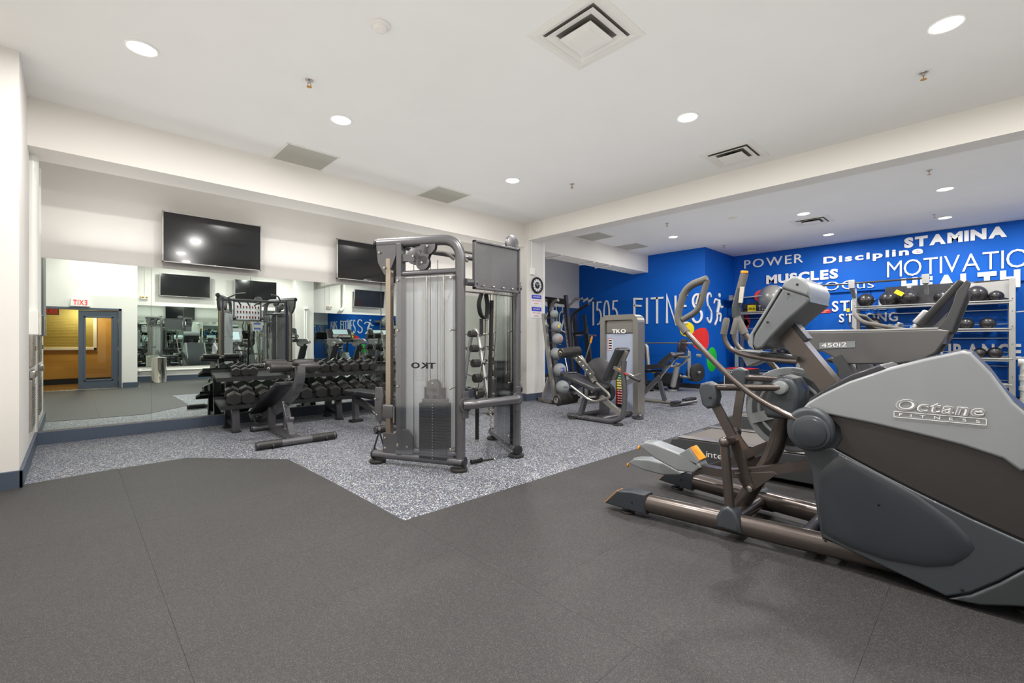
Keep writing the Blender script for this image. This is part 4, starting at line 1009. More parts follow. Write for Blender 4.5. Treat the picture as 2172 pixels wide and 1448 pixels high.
MB().disc_cyl(E(1579,577,3.69), E(1579,577,3.69)-E(1577,590,3.69), .026, .02, 16).build('grip_button', 'orange', el)
# fixed handles
for x, o_ in ((3.13,(0,0)), (3.47,(22,3))):
    pp = [(1541,678),(1534,712),(1545,738),(1575,752),(1640,763),(1690,767)] if x < 3.2 else [(1562,680),(1554,712),(1566,738),(1590,750),(1650,760),(1692,765)]
    P_ = [E(u, v, x) for u, v in pp]
    MB().tube(fillet(P_, .06, 6), .0155, 12).build('fixed_handle', 'bronze_tube', el)
    MB().tube([P_[0]+(P_[0]-P_[1])*.12, P_[0], P_[0]*.5+P_[1]*.5, P_[1]*.9+P_[0]*.1], [.014,.021,.021,.021], 14).build('handle_grip', 'grip_foam', el)
# tray under the handles
MB().prism([E(1565,742,3.2),E(1630,748,3.2),E(1612,766,3.2),E(1584,778,3.2)], (.2,0,0), .006).build('accessory_tray', 'slate_light', el)
MB().prism([E(1560,742,3.18),E(1690,757,3.18),E(1690,762,3.18),E(1560,747,3.18)], (.24,0,0), .003).build('tray_plate', 'dark_plastic', el)
# neck and console
n0, n1 = E(1655,690,3.26), E(1800,868,3.26)
MB().tube([n0+Vector((.04,0,0)), n1+Vector((.04,0,0))], 1, 4, .05, .068, (1,0,0), True, True).build('console_neck', 'bronze_tube', el)
MB().tube([n0+Vector((.04,-.02,.03)), n0*.72+n1*.28+Vector((.04,-.02,.03))], 1, 4, .045, .06, (1,0,0), True, True).build('neck_cover', 'gunmetal_dark', el)
cpx = [(1592,741),(1586,728),(1594,708),(1640,628),(1658,609),(1672,592),(1690,585),(1712,598),(1720,612),(1716,632),(1668,683),(1640,712),(1618,738),(1604,744)]
def con(px, x0, x1, bev, nm, m_):
    return MB().prism([E(u, v, 3.06)+Vector((x0-3.06,0,0)) for u, v in px], (x1-x0,0,0), bev).build(nm, m_, el)
con([(1603,742),(1594,730),(1600,708),(1660,610),(1717,628),(1718,640),(1668,683),(1640,712),(1618,738)], 3.055, 3.545, .018, 'console_body', 'slate_mid')
con([(1658,611),(1664,598),(1678,587),(1694,586),(1712,598),(1720,613),(1717,630)], 3.045, 3.555, .016, 'console_top_cap', 'slate_light')
con([(1590,735),(1586,726),(1592,708),(1645,622),(1655,608),(1658,612),(1599,708),(1597,733),(1600,741)], 3.05, 3.55, .006, 'console_face', 'slate_light')
for u, v in ((1672,623),(1628,683),(1691,603)): MB().disc_cyl(E(u, v, 3.044), (1,0,0), .007, .006, 10).build('screw', 'black', el)
MB().prism([E(1592,707,3.06)+Vector((.08,.006,0)),E(1642,628,3.06)+Vector((.08,.006,0)),E(1643,629,3.06)+Vector((.08,-.004,0)),E(1593,708,3.06)+Vector((.08,-.004,0))], (.33,0,0)).build('console_screen', 'lcd_grey', el)
# linkage boxes and struts
def box_joint(u, v, x, wd_, nm='joint_cover'):
    c = E(u, v, x); MB().prism([c+Vector((-.05,dy,dz)) for dy, dz in ((.055,.02),(.045,.06),(.0,.075),(-.045,.055),(-.06,-.02),(-.045,-.085),(.0,-.1),(.035,-.075))], (.1,0,0), .018).build(nm, 'slate_plastic', el)
box_joint(1506,833,2.96,.1); box_joint(1571,800,3.64,.1)
MB().disc_cyl(E(1506,843,2.905), (1,0,0), .008, .006, 10).build('screw', 'black', el)
MB().tube([E(1512,821,2.96), E(1655,822,3.09)], .021, 14).build('upper_link', 'bronze_tube', el)
MB().tube([E(1575,800,3.64), E(1680,806,3.38)], .024, 14).build('upper_link', 'bronze_tube', el)
# mast and mast head
MB().tube(fillet([E(1664,850,3.27), E(1658,905,3.3), E(1640,965,3.3), E(1560,1088,3.3)], .3, 8), [.05]*11 if False else .05, 16).build('mast', 'bronze_tube', el)
c = E(1664,835,3.2)
MB().prism([c+Vector((-.08,dy,dz)) for dy, dz in ((.07,.05),(.05,.09),(.0,.115),(-.06,.1),(-.1,.03),(-.085,-.13),(-.06,-.15),(.08,-.15),(.1,-.12))], (.26,0,0), .03).build('mast_head', 'slate_plastic', el)
MB().disc_cyl(E(1655,822,3.10), (1,0,0), .042, .06, 24, .012).build('mast_knob', 'slate_light', el)
MB().disc_cyl(E(1690,832,3.40), (1,0,0), .042, .06, 24, .012).build('mast_knob', 'slate_light', el)
# hanging flat struts, ball joints, posts
for s_ in (0, 1):
    x = 2.98 if s_ == 0 else 3.62
    if s_ == 0: A_, Bj, Cj, D_ = E(1514,850,x), E(1553,925,x), E(1537,938,x), E(1549,1090,x)
    else: A_, Bj, Cj, D_ = E(1573,818,x), E(1560,905,x), E(1562,915,x), E(1620,1052,x)
    MB().rect(A_, Bj, .058, .022, (1,0,0)).build('drop_link', 'bronze_tube', el)
    MB().sph(Cj, .036, 16, 10).tube([Cj, Cj+Vector((.1 if s_ == 0 else -.1,-.01,0))], .026, 12).build('ball_joint', 'bronze_tube', el)
    MB().tube([Cj+Vector((0,0,-.02)), D_], [.027,.03], 14).build('lower_post', 'bronze_tube', el)
    q = D_+Vector((-.045 if s_ == 0 else .045,0,-.03))
    MB().prism([D_+Vector((-.05,dy,dz)) for dy, dz in ((.075,-.09),(.07,-.02),(.04,.04),(0,.06),(-.04,.04),(-.07,-.02),(-.075,-.09))], (.1,0,0), .02).build('post_boot', 'slate_plastic', el)
    MB().rect(Cj+Vector((.1 if s_ == 0 else -.1,-.02,.0)), (E(1592,1036,3.1) if s_ == 0 else E(1605,985,3.5)), .055, .018, (1,0,0)).build('swing_link', 'bronze_tube', el)
# pedal arms and plates
for s_ in (0, 1):
    x = 3.14 if s_ == 0 else 3.46
    if s_ == 0: P_ = [E(1478,990,x), E(1540,1004,x), E(1600,1001,x), E(1735,982,x)]
    else: P_ = [E(1470,1000,x), E(1540,985,x), E(1600,955,x), E(1740,905,x)]
    MB().tube(fillet(P_, .12, 5), 1, 4, .028, .032, (1,0,0), True, True).build('pedal_arm', 'bronze_tube', el)
    if s_ == 0:
        MB().prism([E(1558,1003,x-.045), E(1640,1000,x-.045), E(1648,1006,x-.045), E(1600,1040,x-.045), E(1590,1046,x-.045), E(1580,1040,x-.045)], (.02,0,0), .004).build('gusset_plate', 'bronze_tube', el)
        MB().disc_cyl(E(1590,1036,x-.06), (1,0,0), .02, .03, 18).build('pivot_bolt', 'steel', el)
    else:
        MB().prism([E(1570,985,x+.03), E(1650,950,x+.03), E(1605,1020,x+.03)], (.02,0,0), .004).build('gusset_plate', 'bronze_tube', el)
# pedals
PS = 13
for s_, pts, x in ((0, [(1368,945),(1380,937),(1400,941),(1462,965),(1492,980),(1498,992),(1483,1004),(1450,999),(1400,972)], 3.08), (1, [(1344,982),(1356,973),(1384,974),(1420,982),(1460,1003),(1455,1008),(1420,1008),(1380,998)], 3.36)):
    pts = [(u-PS, v) for u, v in pts]; MB().prism([E(u, v, x) for u, v in pts], (.14,0,0), .014).build('pedal', 'slate_light', el)
    p = E(pts[0][0]-2, pts[0][1]+4, x); MB().sph(p+Vector((.02,0,-.004)), .012, 10, 8, (1.2,.7,1.4)).sph(p+Vector((.12,0,-.004)), .012, 10, 8, (1.2,.7,1.4)).build('heel_bumper', 'orange', el)
    if s_ == 0:
        MB().prism([E(1452-PS,963,x),E(1474-PS,950,x),E(1494-PS,978,x),E(1491-PS,990,x)], (.14,0,0), .008).build('toe_stop', 'slate_light', el)
        MB().prism([E(1477-PS,948,x+.02),E(1498-PS,975,x+.02),E(1494-PS,982,x+.02),E(1474-PS,956,x+.02)], (.10,0,0), .003).build('toe_pad', 'orange', el)
    MB().prism([E(u, v-1.2, x+.03) for u, v in pts[1:5]]+[E(pts[4][0], pts[4][1]+1, x+.03), E(pts[1][0], pts[1][1]+1.5, x+.03)], (.08,0,0), .002).build('tread_surface', 'silver_paint', el)
# flywheel cover on the far side
c = E(1678,868,3.66)
MB().disc_cyl(c, (1,0,0), .30, .05, 48, .018).build('flywheel_cover', 'slate_light', el)
MB().disc_cyl(c+Vector((-.026,0,0)), (1,0,0), .25, .012, 44, .004).build('cover_inset', 'dark_plastic', el)
m = MB()
for a_ in (100, 220, 340):
    t = math.radians(a_); m.rect(c+Vector((-.034,.07*math.cos(t),.07*math.sin(t))), c+Vector((-.034,.27*math.cos(t),.27*math.sin(t))), .07, .016, (1,0,0))
m.build('cover_spoke', 'slate_light', el)
MB().torus(c+Vector((-.03,0,0)), (1,0,0), .2, .012, 40, 8).build('cover_rib', 'slate_light', el)
# ================================================================ TREADMILLS
TL = (4.90,2.30,.004)
def LT(u, v):
    p = Xp(u, v, TL[0]-.44); return Vector((-.44, p.y-TL[1], p.z-TL[2]))
def treadmill():
    t = thing('treadmill', '', 'treadmill', (0,0,0), 0, 'treadmills in the cardio row')
    # local frame: rear end at y=0, front toward -y, x centred
    Wd = .44; L = 2.05
    MB().prism([(-Wd,0,.10),(-Wd,-.06,.235),(-Wd,-.14,.26),(-Wd,-L,.30),(-Wd,-L-.05,.05),(-Wd,-.10,.035)], (.10,0,0), .012).build('side_cover', 'tread_plastic', t)
    MB().prism([(Wd,0,.10),(Wd,-.06,.235),(Wd,-.14,.26),(Wd,-L,.30),(Wd,-L-.05,.05),(Wd,-.10,.035)], (-.10,0,0), .012).build('side_cover', 'tread_plastic', t)
    for s_ in (-1,1): MB().prism([(s_*.44,-.12,.262),(s_*.44,-1.5,.295),(s_*.44,-1.5,.305),(s_*.44,-.12,.272)], (-s_*.11,0,0), .003).build('foot_rail', 'gunmetal_light', t)
    MB().bb((-.34,-.16,.06),(.34,-.02,.235), .03).build('rear_roller_cover', 'tread_plastic', t)
    MB().prism([(-.33,-.10,.235),(-.33,-.16,.262),(-.33,-1.55,.29),(-.33,-1.55,.25),(-.33,-.12,.21)], (.66,0,0), .006).build('belt', 'belt', t)
    text('intenza', (-.445,-.42,.12), (0,-1,0), (0,0,1), .30, .055, .003, 'letter_white', t, gap=.05, off=.0, joined=True)
    text('intenza', (.22,-.9,.29), (-1,0,0), (0,-1,0), .42, .07, .0015, 'letter_white', t, gap=.05, joined=True)
    MB().prism([(-.42,-1.5,.28),(-.42,-1.62,.36),(-.42,-1.95,.38),(-.42,-2.2,.30),(-.42,-2.2,.04),(-.42,-1.5,.04)], (.84,0,0), .03).build('motor_hood', 'tread_plastic', t)
    for x in (-.30,.30):
        for y in (-.4,-1.9): MB().disc_cyl((x,y,.022), (0,0,1), .045, .04, 16).build('foot', 'black_rubber', t)
    for s_ in (-1,1):
        MB().tube([(s_*.42,-2.0,.28),(s_*.42,-1.75,.7),(s_*.42,-1.48,1.12)], 1, 4, .035, .10, (1,0,0), True, True).build('upright', 'tread_plastic', t)
        ap = [LT(u, v) for u, v in ((1628,735),(1640,722),(1690,704),(1850,702),(1990,698),(2015,701),(2000,728),(1985,748),(1955,765),(1905,771),(1800,772),(1772,760),(1745,745),(1690,742))]
        MB().prism([(s_*.46,p[1],p[2]) for p in ap], (-s_*.075,0,0), .012).build('side_arm', 'tread_side', t)
        MB().tube([(s_*.425,p[1],p[2]+.004) for p in ap[1:5]], .013, 10, 2.4, .8).build('arm_cap', 'silver_paint', t)
        pl = MB().prism([(s_*.465,-1.36,1.185),(s_*.465,-1.60,1.2),(s_*.465,-1.60,1.25),(s_*.465,-1.36,1.235)], (s_*.002,0,0)).build('model_plate', 'slate_light', t)
        if s_ < 0: text('450i2', (-.468,-1.375,1.196), (0,-1,.06), (0,.0,1), .17, .034, .001, 'letter_white', pl, joined=True)
    e0, e1 = LT(1946,692), LT(2041,593); e0.x = e1.x = 0
    MB().rect((-.42,-2.02,1.27), (.42,-2.02,1.27), .14, .09, (0,0,1)).build('console_bridge', 'tread_plastic', t)
    for s_ in (-1,1):
        MB().prism([(s_*.43,q.y,q.z) for q in (LT(*p) for p in ((2050,592),(2059,600),(2018,704),(1985,702),(1990,692),(2008,672),(2020,645),(2028,618)))], (-s_*.07,0,0), .006).build('console_bracket', 'tread_plastic', t)
    ya = (e1-e0).normalized(); za = Vector((1,0,0)).cross(ya)
    if za.y < 0: za = -za
    Rm = Matrix((Vector((1,0,0)), ya, Vector((1,0,0)).cross(ya))).transposed(); c_ = (e0+e1)/2; ln = (e1-e0).length
    MB().box(c_, (.76,ln,.05), Rm, .014).build('screen_housing', 'black_plastic', t)
    MB().box(c_+za*.028+ya*.06, (.52,ln*.5,.006), Rm).build('screen', 'lcd_grey', t)
    MB().box(c_+za*.035-ya*(ln*.34), (.60,.12,.05), Rm, .015).build('key_deck', 'silver_paint', t)
    MB().disc_cyl(c_+za*.066-ya*(ln*.34), za, .025, .02, 18).build('stop_button', 'red', t)
    MB().tube(fillet([(-.3,-1.98,1.31),(-.3,-1.62,1.40),(-.24,-1.56,1.47),(.24,-1.56,1.47),(.3,-1.62,1.40),(.3,-1.98,1.31)], .05), .016, 10).build('front_grip', 'grip_foam', t)
    return t
tm = treadmill(); tms = [(4.90,2.30,'grey treadmill directly behind the foreground elliptical, model lettering on its arm'), (6.70,2.45,'second treadmill in the row, its belt end just behind the first'), (8.20,2.45,'third treadmill in the row, mostly hidden behind the second')]
for i, (x, y, lab) in enumerate(tms):
    o = tm if i == 0 else copy_tree(tm)
    o.location = (x, y, 0.004); o['label'] = lab
# ================================================================ UPRIGHT BIKE further along the row
def bike(x, y, lab):
    t = thing('exercise_bike', lab, 'exercise bike', (x,y,.004), 0, 'bikes at the far end of the cardio row')
    MB().tube([(-.28,.5,.05),(.28,.5,.05)], .035, 12).build('rear_foot', 'gunmetal', t); MB().tube([(-.28,-.55,.05),(.28,-.55,.05)], .035, 12).build('front_foot', 'gunmetal', t)
    MB().rect((0,.5,.07),(0,-.55,.07),.08,.06).build('spine', 'gunmetal', t)
    MB().prism([(-.1,-.5,.1),(-.1,-.55,.45),(-.1,-.35,.72),(-.1,-.1,.7),(-.1,.15,.4),(-.1,.1,.1)], (.2,0,0), .03).build('drive_cover', 'shroud_grey', t)
    MB().tube([(0,.25,.1),(0,.35,.85)], .04, 12).build('seat_post', 'gunmetal', t)
    MB().sph((0,.38,.92), .14, 16, 10, (.85,1.1,.42)).build('saddle', 'vinyl', t)
    MB().tube([(0,-.3,.6),(0,-.42,1.25)], .045, 12).build('handle_post', 'gunmetal_dark', t)
    MB().tube(fillet([(-.28,-.05,1.3),(-.26,-.3,1.18),(0,-.42,1.15),(.26,-.3,1.18),(.28,-.05,1.3)], .08), .018, 10).build('handlebar', 'silver_paint', t)
    MB().box((0,-.42,1.42), (.42,.05,.28), (math.radians(25),0,0), .02).build('console', 'silver_paint', t); MB().box((0,-.392,1.43), (.33,.02,.2), (math.radians(25),0,0)).build('screen', 'lcd', t)
    for s_ in (-1,1):
        MB().rect((s_*.12,-.2,.38),(s_*.12,-.2+s_*.15,.3+s_*.06),.02,.03).build('crank', 'chrome', t); MB().box((s_*.19,-.2+s_*.15,.3+s_*.06), (.1,.12,.03), None, .008).build('pedal', 'black_plastic', t)
bike(9.6, 1.4, 'upright exercise bike with blue lit console beyond the treadmills'); bike(10.7, 1.3, 'upright exercise bike at the far end of the cardio row')
# ================================================================ LEG EXTENSION MACHINE
le = thing('leg_extension_machine', 'leg extension and curl machine with lettered weight tower beside the column', 'exercise machine', (6.2,4.3,0))
RL = Vector((6.2,4.3,0))
def Lx(u, v, x=5.85): return Xp(u, v, x)-RL
def L3(x, y, z): return Vector((x,y,z))-RL
# weight tower, faces -x
tx = 6.78; y0, y1 = 3.98, 4.63
fr = fillet([L3(tx,y0,.04),L3(tx,y0,1.66),L3(tx,y1,1.66),L3(tx,y1,.04)], .09, 6)
MB().tube(fr, 1, 4, .045, .11, (1,0,0), False, True).build('tower_frame', 'gunmetal_light', le)
MB().bb(L3(tx-.05,y0+.03,.10), L3(tx-.04,y1-.03,1.40), .002).build('front_shroud', 'lilac_panel', le)
MB().bb(L3(tx-.07,y0+.04,1.38), L3(tx+.06,y1-.04,1.63), .03).build('top_cap', 'gunmetal_light', le)
MB().bb(L3(tx+.06,y0+.03,.10), L3(tx+.07,y1-.03,1.40), .002).build('rear_shroud', 'shroud_grey', le)
text('TKO', L3(tx-.075,y1-.18,1.39), (0,-1,0), (0,0,1), .27, .07, .006, 'letter_white', le, gap=.04, off=.03)
for x, z, w_, h_, m_ in ((0,1.15,.09,.2,'red_box'),(.0,1.155,.08,.185,'paper')):
    MB().bb(L3(tx-.056-(.001 if m_ == 'paper' else 0),y1-.17,z-.05), L3(tx-.054,y1-.17+w_,z-.05+h_)).build('instruction_sticker', m_, le)
for i in range(4): MB().bb(L3(tx-.059,y1-.16,1.12+i*.044), L3(tx-.0575,y1-.10,1.145+i*.044)).build('sticker_figure', 'black', le)
w0 = None
cols = ['green','green','green','green','green','yellow','yellow','yellow','yellow','red','red','red','red','red','red']
for i in range(15):
    z = .78-i*.043
    o = MB().bb(L3(tx-.03,4.12,z), L3(tx+.03,4.5,z+.04), .002).build('weight_plate', 'gunmetal_dark', le)
    MB().bb(L3(tx-.075,4.24,z+.006), L3(tx-.062,4.36,z+.036)).build('plate_marker', cols[i], o)
    for k in range(2): MB().bb(L3(tx-.078,4.255+k*.05,z+.012), L3(tx-.074,4.285+k*.05,z+.03)).build('marker_number', 'paper', o)
MB().bb(L3(tx-.07,4.22,.13), L3(tx-.05,4.38,.84), .004).build('selector_channel', 'black', le)
MB().tube([L3(tx,y0-.02,.05),L3(tx-.1,y0-.1,.04),L3(tx-.18,y0-.1,.03)], .035, 10).build('tower_foot', 'gunmetal', le)
MB().disc_cyl(L3(tx-.2,y0-.1,.012), (0,0,1), .09, .02, 18).build('foot_plate', 'gunmetal_dark', le)
# seat side frame
P_ = [Lx(1206,886),Lx(1225,884),Lx(1300,896),Lx(1322,885),Lx(1326,840),Lx(1322,790)]
for p in P_: p.z = max(p.z, .045)
MB().tube(fillet(P_, .18, 6), 1, 10, .04, .04, (1,0,0)).build('side_frame', 'gunmetal', le)
MB().tube(fillet([Lx(1322,790),Lx(1324,765)], .05), .04, 10).build('side_frame_top', 'gunmetal', le)
for u, v in ((1218,886),(1232,887),(1240,888),(1257,890),(1317,805),(1317,827)):
    p = Lx(u, v); p.x -= .045; p.z = max(p.z,.05); MB().disc_cyl(p, (1,0,0), .012, .01, 10).build('bolt', 'chrome', le)
MB().rect(Lx(1232,883)+Vector((.0,0,.03)), Lx(1243,838), .06, .08, (1,0,0)).build('front_leg', 'gunmetal', le)
MB().rect(Lx(1275,842), Lx(1318,878), .07, .06, (1,0,0)).build('diagonal_brace', 'gunmetal_light', le)
MB().rect(Lx(1322,813), L3(6.75,3.95,.68), .06, .09, (0,0,1)).build('rear_arm', 'gunmetal_light', le)
MB().tube([L3(5.85,4.55,.05),L3(6.72,4.55,.05)], .04, 12).tube([L3(5.85,4.1,.05),L3(6.72,4.1,.05)], .04, 12).build('floor_tube', 'gunmetal', le)
MB().rect(L3(6.25,4.3,.05), L3(6.25,4.3,.5), .12, .12, (1,0,0)).build('centre_post', 'gunmetal', le)
for p in (L3(5.85,3.78,.014),L3(5.83,4.62,.014),L3(6.25,4.55,.014)): MB().disc_cyl(p, (0,0,1), .075, .024, 18).build('foot_pad', 'black_rubber', le)
# pads
s0, s1 = Lx(1200,800,5.95), Lx(1268,831,5.95)
dv = (s1-s0); c = (s0+s1)/2; tl = math.atan2(dv.z, dv.y)
MB().box(c+Vector((.12,0,.03)), (.42,dv.length,.08), (tl,0,0), .03).build('seat_pad', 'vinyl_lit', le)
MB().box(s0+Vector((.12,.03,.045)), (.3,.18,.08), (tl-.3,0,0), .03).build('seat_nose', 'vinyl', le)
b0, b1 = Lx(1283,806,5.95), Lx(1313,738,5.95); dv = b1-b0
MB().box((b0+b1)/2+Vector((.12,0,0)), (.34,.09,dv.length), (math.atan2(-dv.y, dv.z),0,0), .035).build('back_pad', 'vinyl', le)
MB().rect(b0+Vector((.1,-.07,.02)), b1+Vector((.1,-.07,-.05)), .06, .03, (1,0,0)).build('back_support', 'gunmetal_light', le)
MB().rect(Lx(1303,779,5.86), Lx(1343,800,5.86), .045, .05, (1,0,0)).build('handle_arm', 'gunmetal_light', le)
MB().tube([Lx(1335,798,5.84), Lx(1357,808,5.84)], .022, 10).build('hand_grip', 'black_rubber', le)
MB().rect(Lx(1318,788,5.825), Lx(1332,795,5.825), .006, .03, (1,0,0)).build('warning_label', 'red_box', le)
MB().rect(Lx(1311,781,5.825), Lx(1317,785,5.825), .006, .03, (1,0,0)).build('adjustment_label', 'orange', le)
MB().tube(fillet([Lx(1211,818,5.8),Lx(1247,846,5.8),Lx(1262,852,5.8),Lx(1280,846,5.8),Lx(1294,842,5.8),Lx(1290,834,5.8),Lx(1265,812,5.8)], .06, 4), .02, 8).build('seat_rail', 'gunmetal_light', le)
# rollers
def roller(a, b, r, nm='foam_roller'):
    d = (b-a); MB().tube([a, a+d*.04, b-d*.04, b], [r*.82, r, r, r*.82], 20).build(nm, 'black_rubber', le)
    MB().disc_cyl(a-d.normalized()*.004, d, r*.5, .02, 18).build('roller_cap', 'chrome', le)
ra = Xp(1189,749,5.72)-RL; roller(ra, ra+Vector((.42,-.05,.03)), .085)
rb = Xp(1180,849,5.66)-RL; roller(rb, rb+Vector((.42,-.06,.02)), .095)
MB().rect(ra+Vector((.42,-.08,-.06)), Lx(1262,810,6.05), .05, .07, (1,0,0)).build('lever_arm', 'gunmetal_light', le)
MB().rect(ra+Vector((.30,-.06,-.04)), ra+Vector((.30,-.42,-.36)), .10, .02, (1,0,0)).build('range_plate', 'steel', le)
for i in range(5): MB().disc_cyl(ra+Vector((.285,-.10-.07*i,-.08-.062*i)), (1,0,0), .014, .01, 10).build('range_hole', 'white_paint', le)
MB().rect(rb+Vector((.42,-.06,.02)), L3(6.2,4.35,.35), .03, .03).build('roller_axle', 'chrome', le)
MB().disc_cyl(L3(6.33,4.46,.72), (1,0,0), .26, .03, 30).build('cam_wheel', 'gunmetal', le)
MB().disc_cyl(L3(6.31,4.3,.42), (1,0,0), .16, .05, 26).build('cam_pulley', 'gunmetal_dark', le)
# ================================================================ MEDICINE BALL RACK
mr = thing('medicine_ball_rack', 'slanted grey medicine ball rack beside the column', 'rack', (7.1,5.9,0))
RM = Vector((7.1,5.9,0)); MX = 7.05
MB().tube([Xp(1153,665,MX)-RM, Xp(1166,775,MX)-RM, Xp(1176,843,MX-.02)-RM], 1, 4, .035, .035, (1,0,0), True, True).build('front_upright', 'gunmetal_light', mr)
MB().tube([Xp(1170,652,MX+.3)-RM, Xp(1184,835,MX+.35)-RM], 1, 4, .03, .03, (1,0,0), True, True).build('rear_upright', 'gunmetal', mr)
q0 = Xp(1164,800,MX)-RM; q1 = Zp(1150,848,.05)-RM
MB().rect(q0, q1, .05, .05).build('stay', 'gunmetal_light', mr)
q2 = Zp(1176,852,.05)-RM
MB().rect(Zp(1144,846,.05)-RM, q2, .06, .06).rect(q2, q2+Vector((.4,.1,0)), .06, .06).build('base', 'gunmetal_light', mr)
for q in (Zp(1144,846,.035)-RM, q2, q2+Vector((.4,.1,-.015))): MB().box(q, (.09,.09,.065), None, .01).build('foot', 'black_rubber', mr)
balls = [(1175.7,665.7,.085,'VT','green','topmost grey medicine ball with green letters on the ball rack'),(1180.8,691.7,.108,'6','yellow','grey medicine ball marked 6 in yellow, second from the top of the ball rack'),(1183,718,.112,'8','red_print','grey medicine ball with a coral number, third from the top of the ball rack'),(1179,749,.115,'10','orange','grey medicine ball with orange number, partly behind the roller'),(1187.4,784,.135,'12','blue_print','grey medicine ball with purple number, second from the bottom of the ball rack'),(1193,821,.14,'VTX','black','bottom grey medicine ball with dark letters on the ball rack')]
BX = 7.2
for (u, v, r, s, mc, lab) in balls:
    p = Xp(u, v, BX); t = thing('medicine_ball', lab, 'ball', tuple(p), 0, 'medicine balls on the slanted rack')
    MB().sph((0,0,0), r, 24, 16).build('ball', 'ball_grey', t)
    n_ = (Vector((0,0,CAMH))-p).normalized(); rr_ = n_.cross(Vector((0,0,1))).normalized()*-1; uu = rr_.cross(n_)*-1
    n2 = (n_+rr_*.5).normalized(); R_ = Vector((0,0,1)).cross(n2).normalized(); U_ = n2.cross(R_)
    # curved lettering: glyphs projected on the sphere
    gl, W_, lo, hi = word_glyphs(s, .06, .03); mb = MB(); sc = r*(.75 if len(s) > 1 else .45)/W_
    for g_ in gl:
        pts = []
        for (x_, y_) in g_[0]:
            q = n2*r+R_*(x_-W_/2)*sc+U_*((y_-(lo+hi)/2)*sc*.9); pts.append(q.normalized()*(r+.0025))
        mb.add(pts, g_[1])
    mb.build('printed_mark', mc, t)
    for dx in (-.05,.05): MB().tube([(dx+.02,.0,-r-.012),(dx,-.16,-r-.02)], .008, 6).build('rest_arm', 'gunmetal_dark', mr) if False else None
    q = p-RM; MB().tube(fillet([q+Vector((-.14,.1,-r*.75)), q+Vector((-.06,-.05,-r*1.0-.012)), q+Vector((.06,-.05,-r*1.0-.012)), q+Vector((.2,.1,-r*.75))], .04), .009, 8).build('ball_cradle', 'gunmetal_dark', mr)
# ================================================================ FUNCTIONAL CAGE
cg = thing('squat_cage', 'black and grey squat and pull up cage behind the medicine ball rack', 'exercise machine', (8.6,6.9,0))
RC = Vector((8.6,6.9,0))
def Cg(u, v, x): return Xp(u, v, x)-RC
def gy(p): q = p.copy(); q.z = max(q.z, .03); return q
A_, B_ = Cg(1200,626,8.9), Cg(1217,826,8.9)
MB().rect(A_, B_, .07, .09, (1,0,0)).build('upright', 'gunmetal_dark', cg)
A2, B2 = Cg(1165,632,8.9), Cg(1176,826,8.9)
MB().rect(A2, B2, .07, .09, (1,0,0)).build('upright', 'gunmetal_dark', cg)
MB().rect(Cg(1155,634,8.9), Cg(1200,640,8.9), .06, .14, (0,0,1)).build('header_beam', 'gunmetal_dark', cg)
text('TKO', Cg(1158,636,8.85)+Vector((0,.15,-.05)), (0,-1,0), (0,0,1), .2, .07, .004, 'white_paint', cg, joined=True)
for yy, xx in ((0,10.4),):
    for u in (1218,1240): MB().rect(Cg(u,668,xx), Cg(u+11,818,xx), .07, .08, (1,0,0)).build('rear_upright', 'gunmetal_dark', cg)
MB().tube(fillet([Cg(1216,740,9.4), Cg(1212,680,9.4), Cg(1216,664,9.4), Cg(1248,644,9.4)], .12, 5), .04, 10).build('curved_arm', 'gunmetal_dark', cg)
MB().tube([Cg(1200,655,9.0), Cg(1222,633,9.2), Cg(1255,638,9.6)], .03, 10).build('pull_up_frame', 'gunmetal', cg)
for k in range(4):
    u = 1216+k*11; MB().tube([Cg(u,637+k,9.2), Cg(u+8,631+k*.6,9.7)], .022, 8).build('pull_up_grip', 'silver_paint', cg)
MB().tube([Cg(1248,636,9.6), Cg(1256,634,9.6), Cg(1265,640,9.6)], .016, 8).build('pull_up_hook', 'black_plastic', cg)
MB().tube(fillet([Cg(1168,660,8.6), Cg(1174,640,8.6), Cg(1184,636,8.6)], .1, 5), .045, 10).build('curved_brace', 'gunmetal_light', cg)
MB().tube([Cg(1198,668,8.9), Cg(1190,700,8.9), Cg(1201,706,8.9)], .02, 8).build('hook_arm', 'white_paint', cg)
MB().rect(Cg(1196,667,8.85), Cg(1205,738,8.85), .03, .05, (1,0,0)).build('hole_strip', 'silver_paint', cg)
for k in range(7): MB().disc_cyl(Cg(1197.4+k*1.1,672+k*9,8.82), (1,0,0), .012, .01, 8).build('strip_hole', 'black', cg)
MB().tube([Cg(1165,705,8.9), Cg(1216,704,9.0)], .03, 10).build('middle_bar', 'gunmetal', cg)
MB().rect(Cg(1216,708,9.4), Cg(1243,704,9.4), .05, .06).build('dip_arm', 'black_plastic', cg)
MB().tube([Cg(1222,711,9.2), Cg(1236,711,9.2)], .02, 8).build('dip_handle', 'chrome', cg); MB().tube([Cg(1251,711,9.6), Cg(1264,711,9.6)], .02, 8).build('dip_handle', 'chrome', cg)
MB().rect(Cg(1246,706,9.8), Cg(1256,790,9.8), .06, .07, (1,0,0)).tube([Cg(1246,706,9.8), Cg(1246,692,9.8)], .02, 8).build('dip_post', 'gunmetal_dark', cg)
MB().rect(gy(Cg(1217,826,8.9)), gy(Cg(1256,800,9.8)), .08, .06).rect(gy(Cg(1176,826,8.9)), gy(Cg(1217,826,8.9)), .08, .06).rect(gy(Cg(1217,826,8.9)), gy(Cg(1230,805,10.4)), .08, .06).build('floor_rail', 'gunmetal_dark', cg)
MB().tube([Cg(1195,740,8.9), Cg(1205,790,8.9)], .02, 8).build('lever_shaft', 'chrome', cg)
t = thing('orange_grip_lever', 'slim lever with orange grip in front of the blue wall by the cage', 'lever', tuple(Xp(1244,760,7.6)))
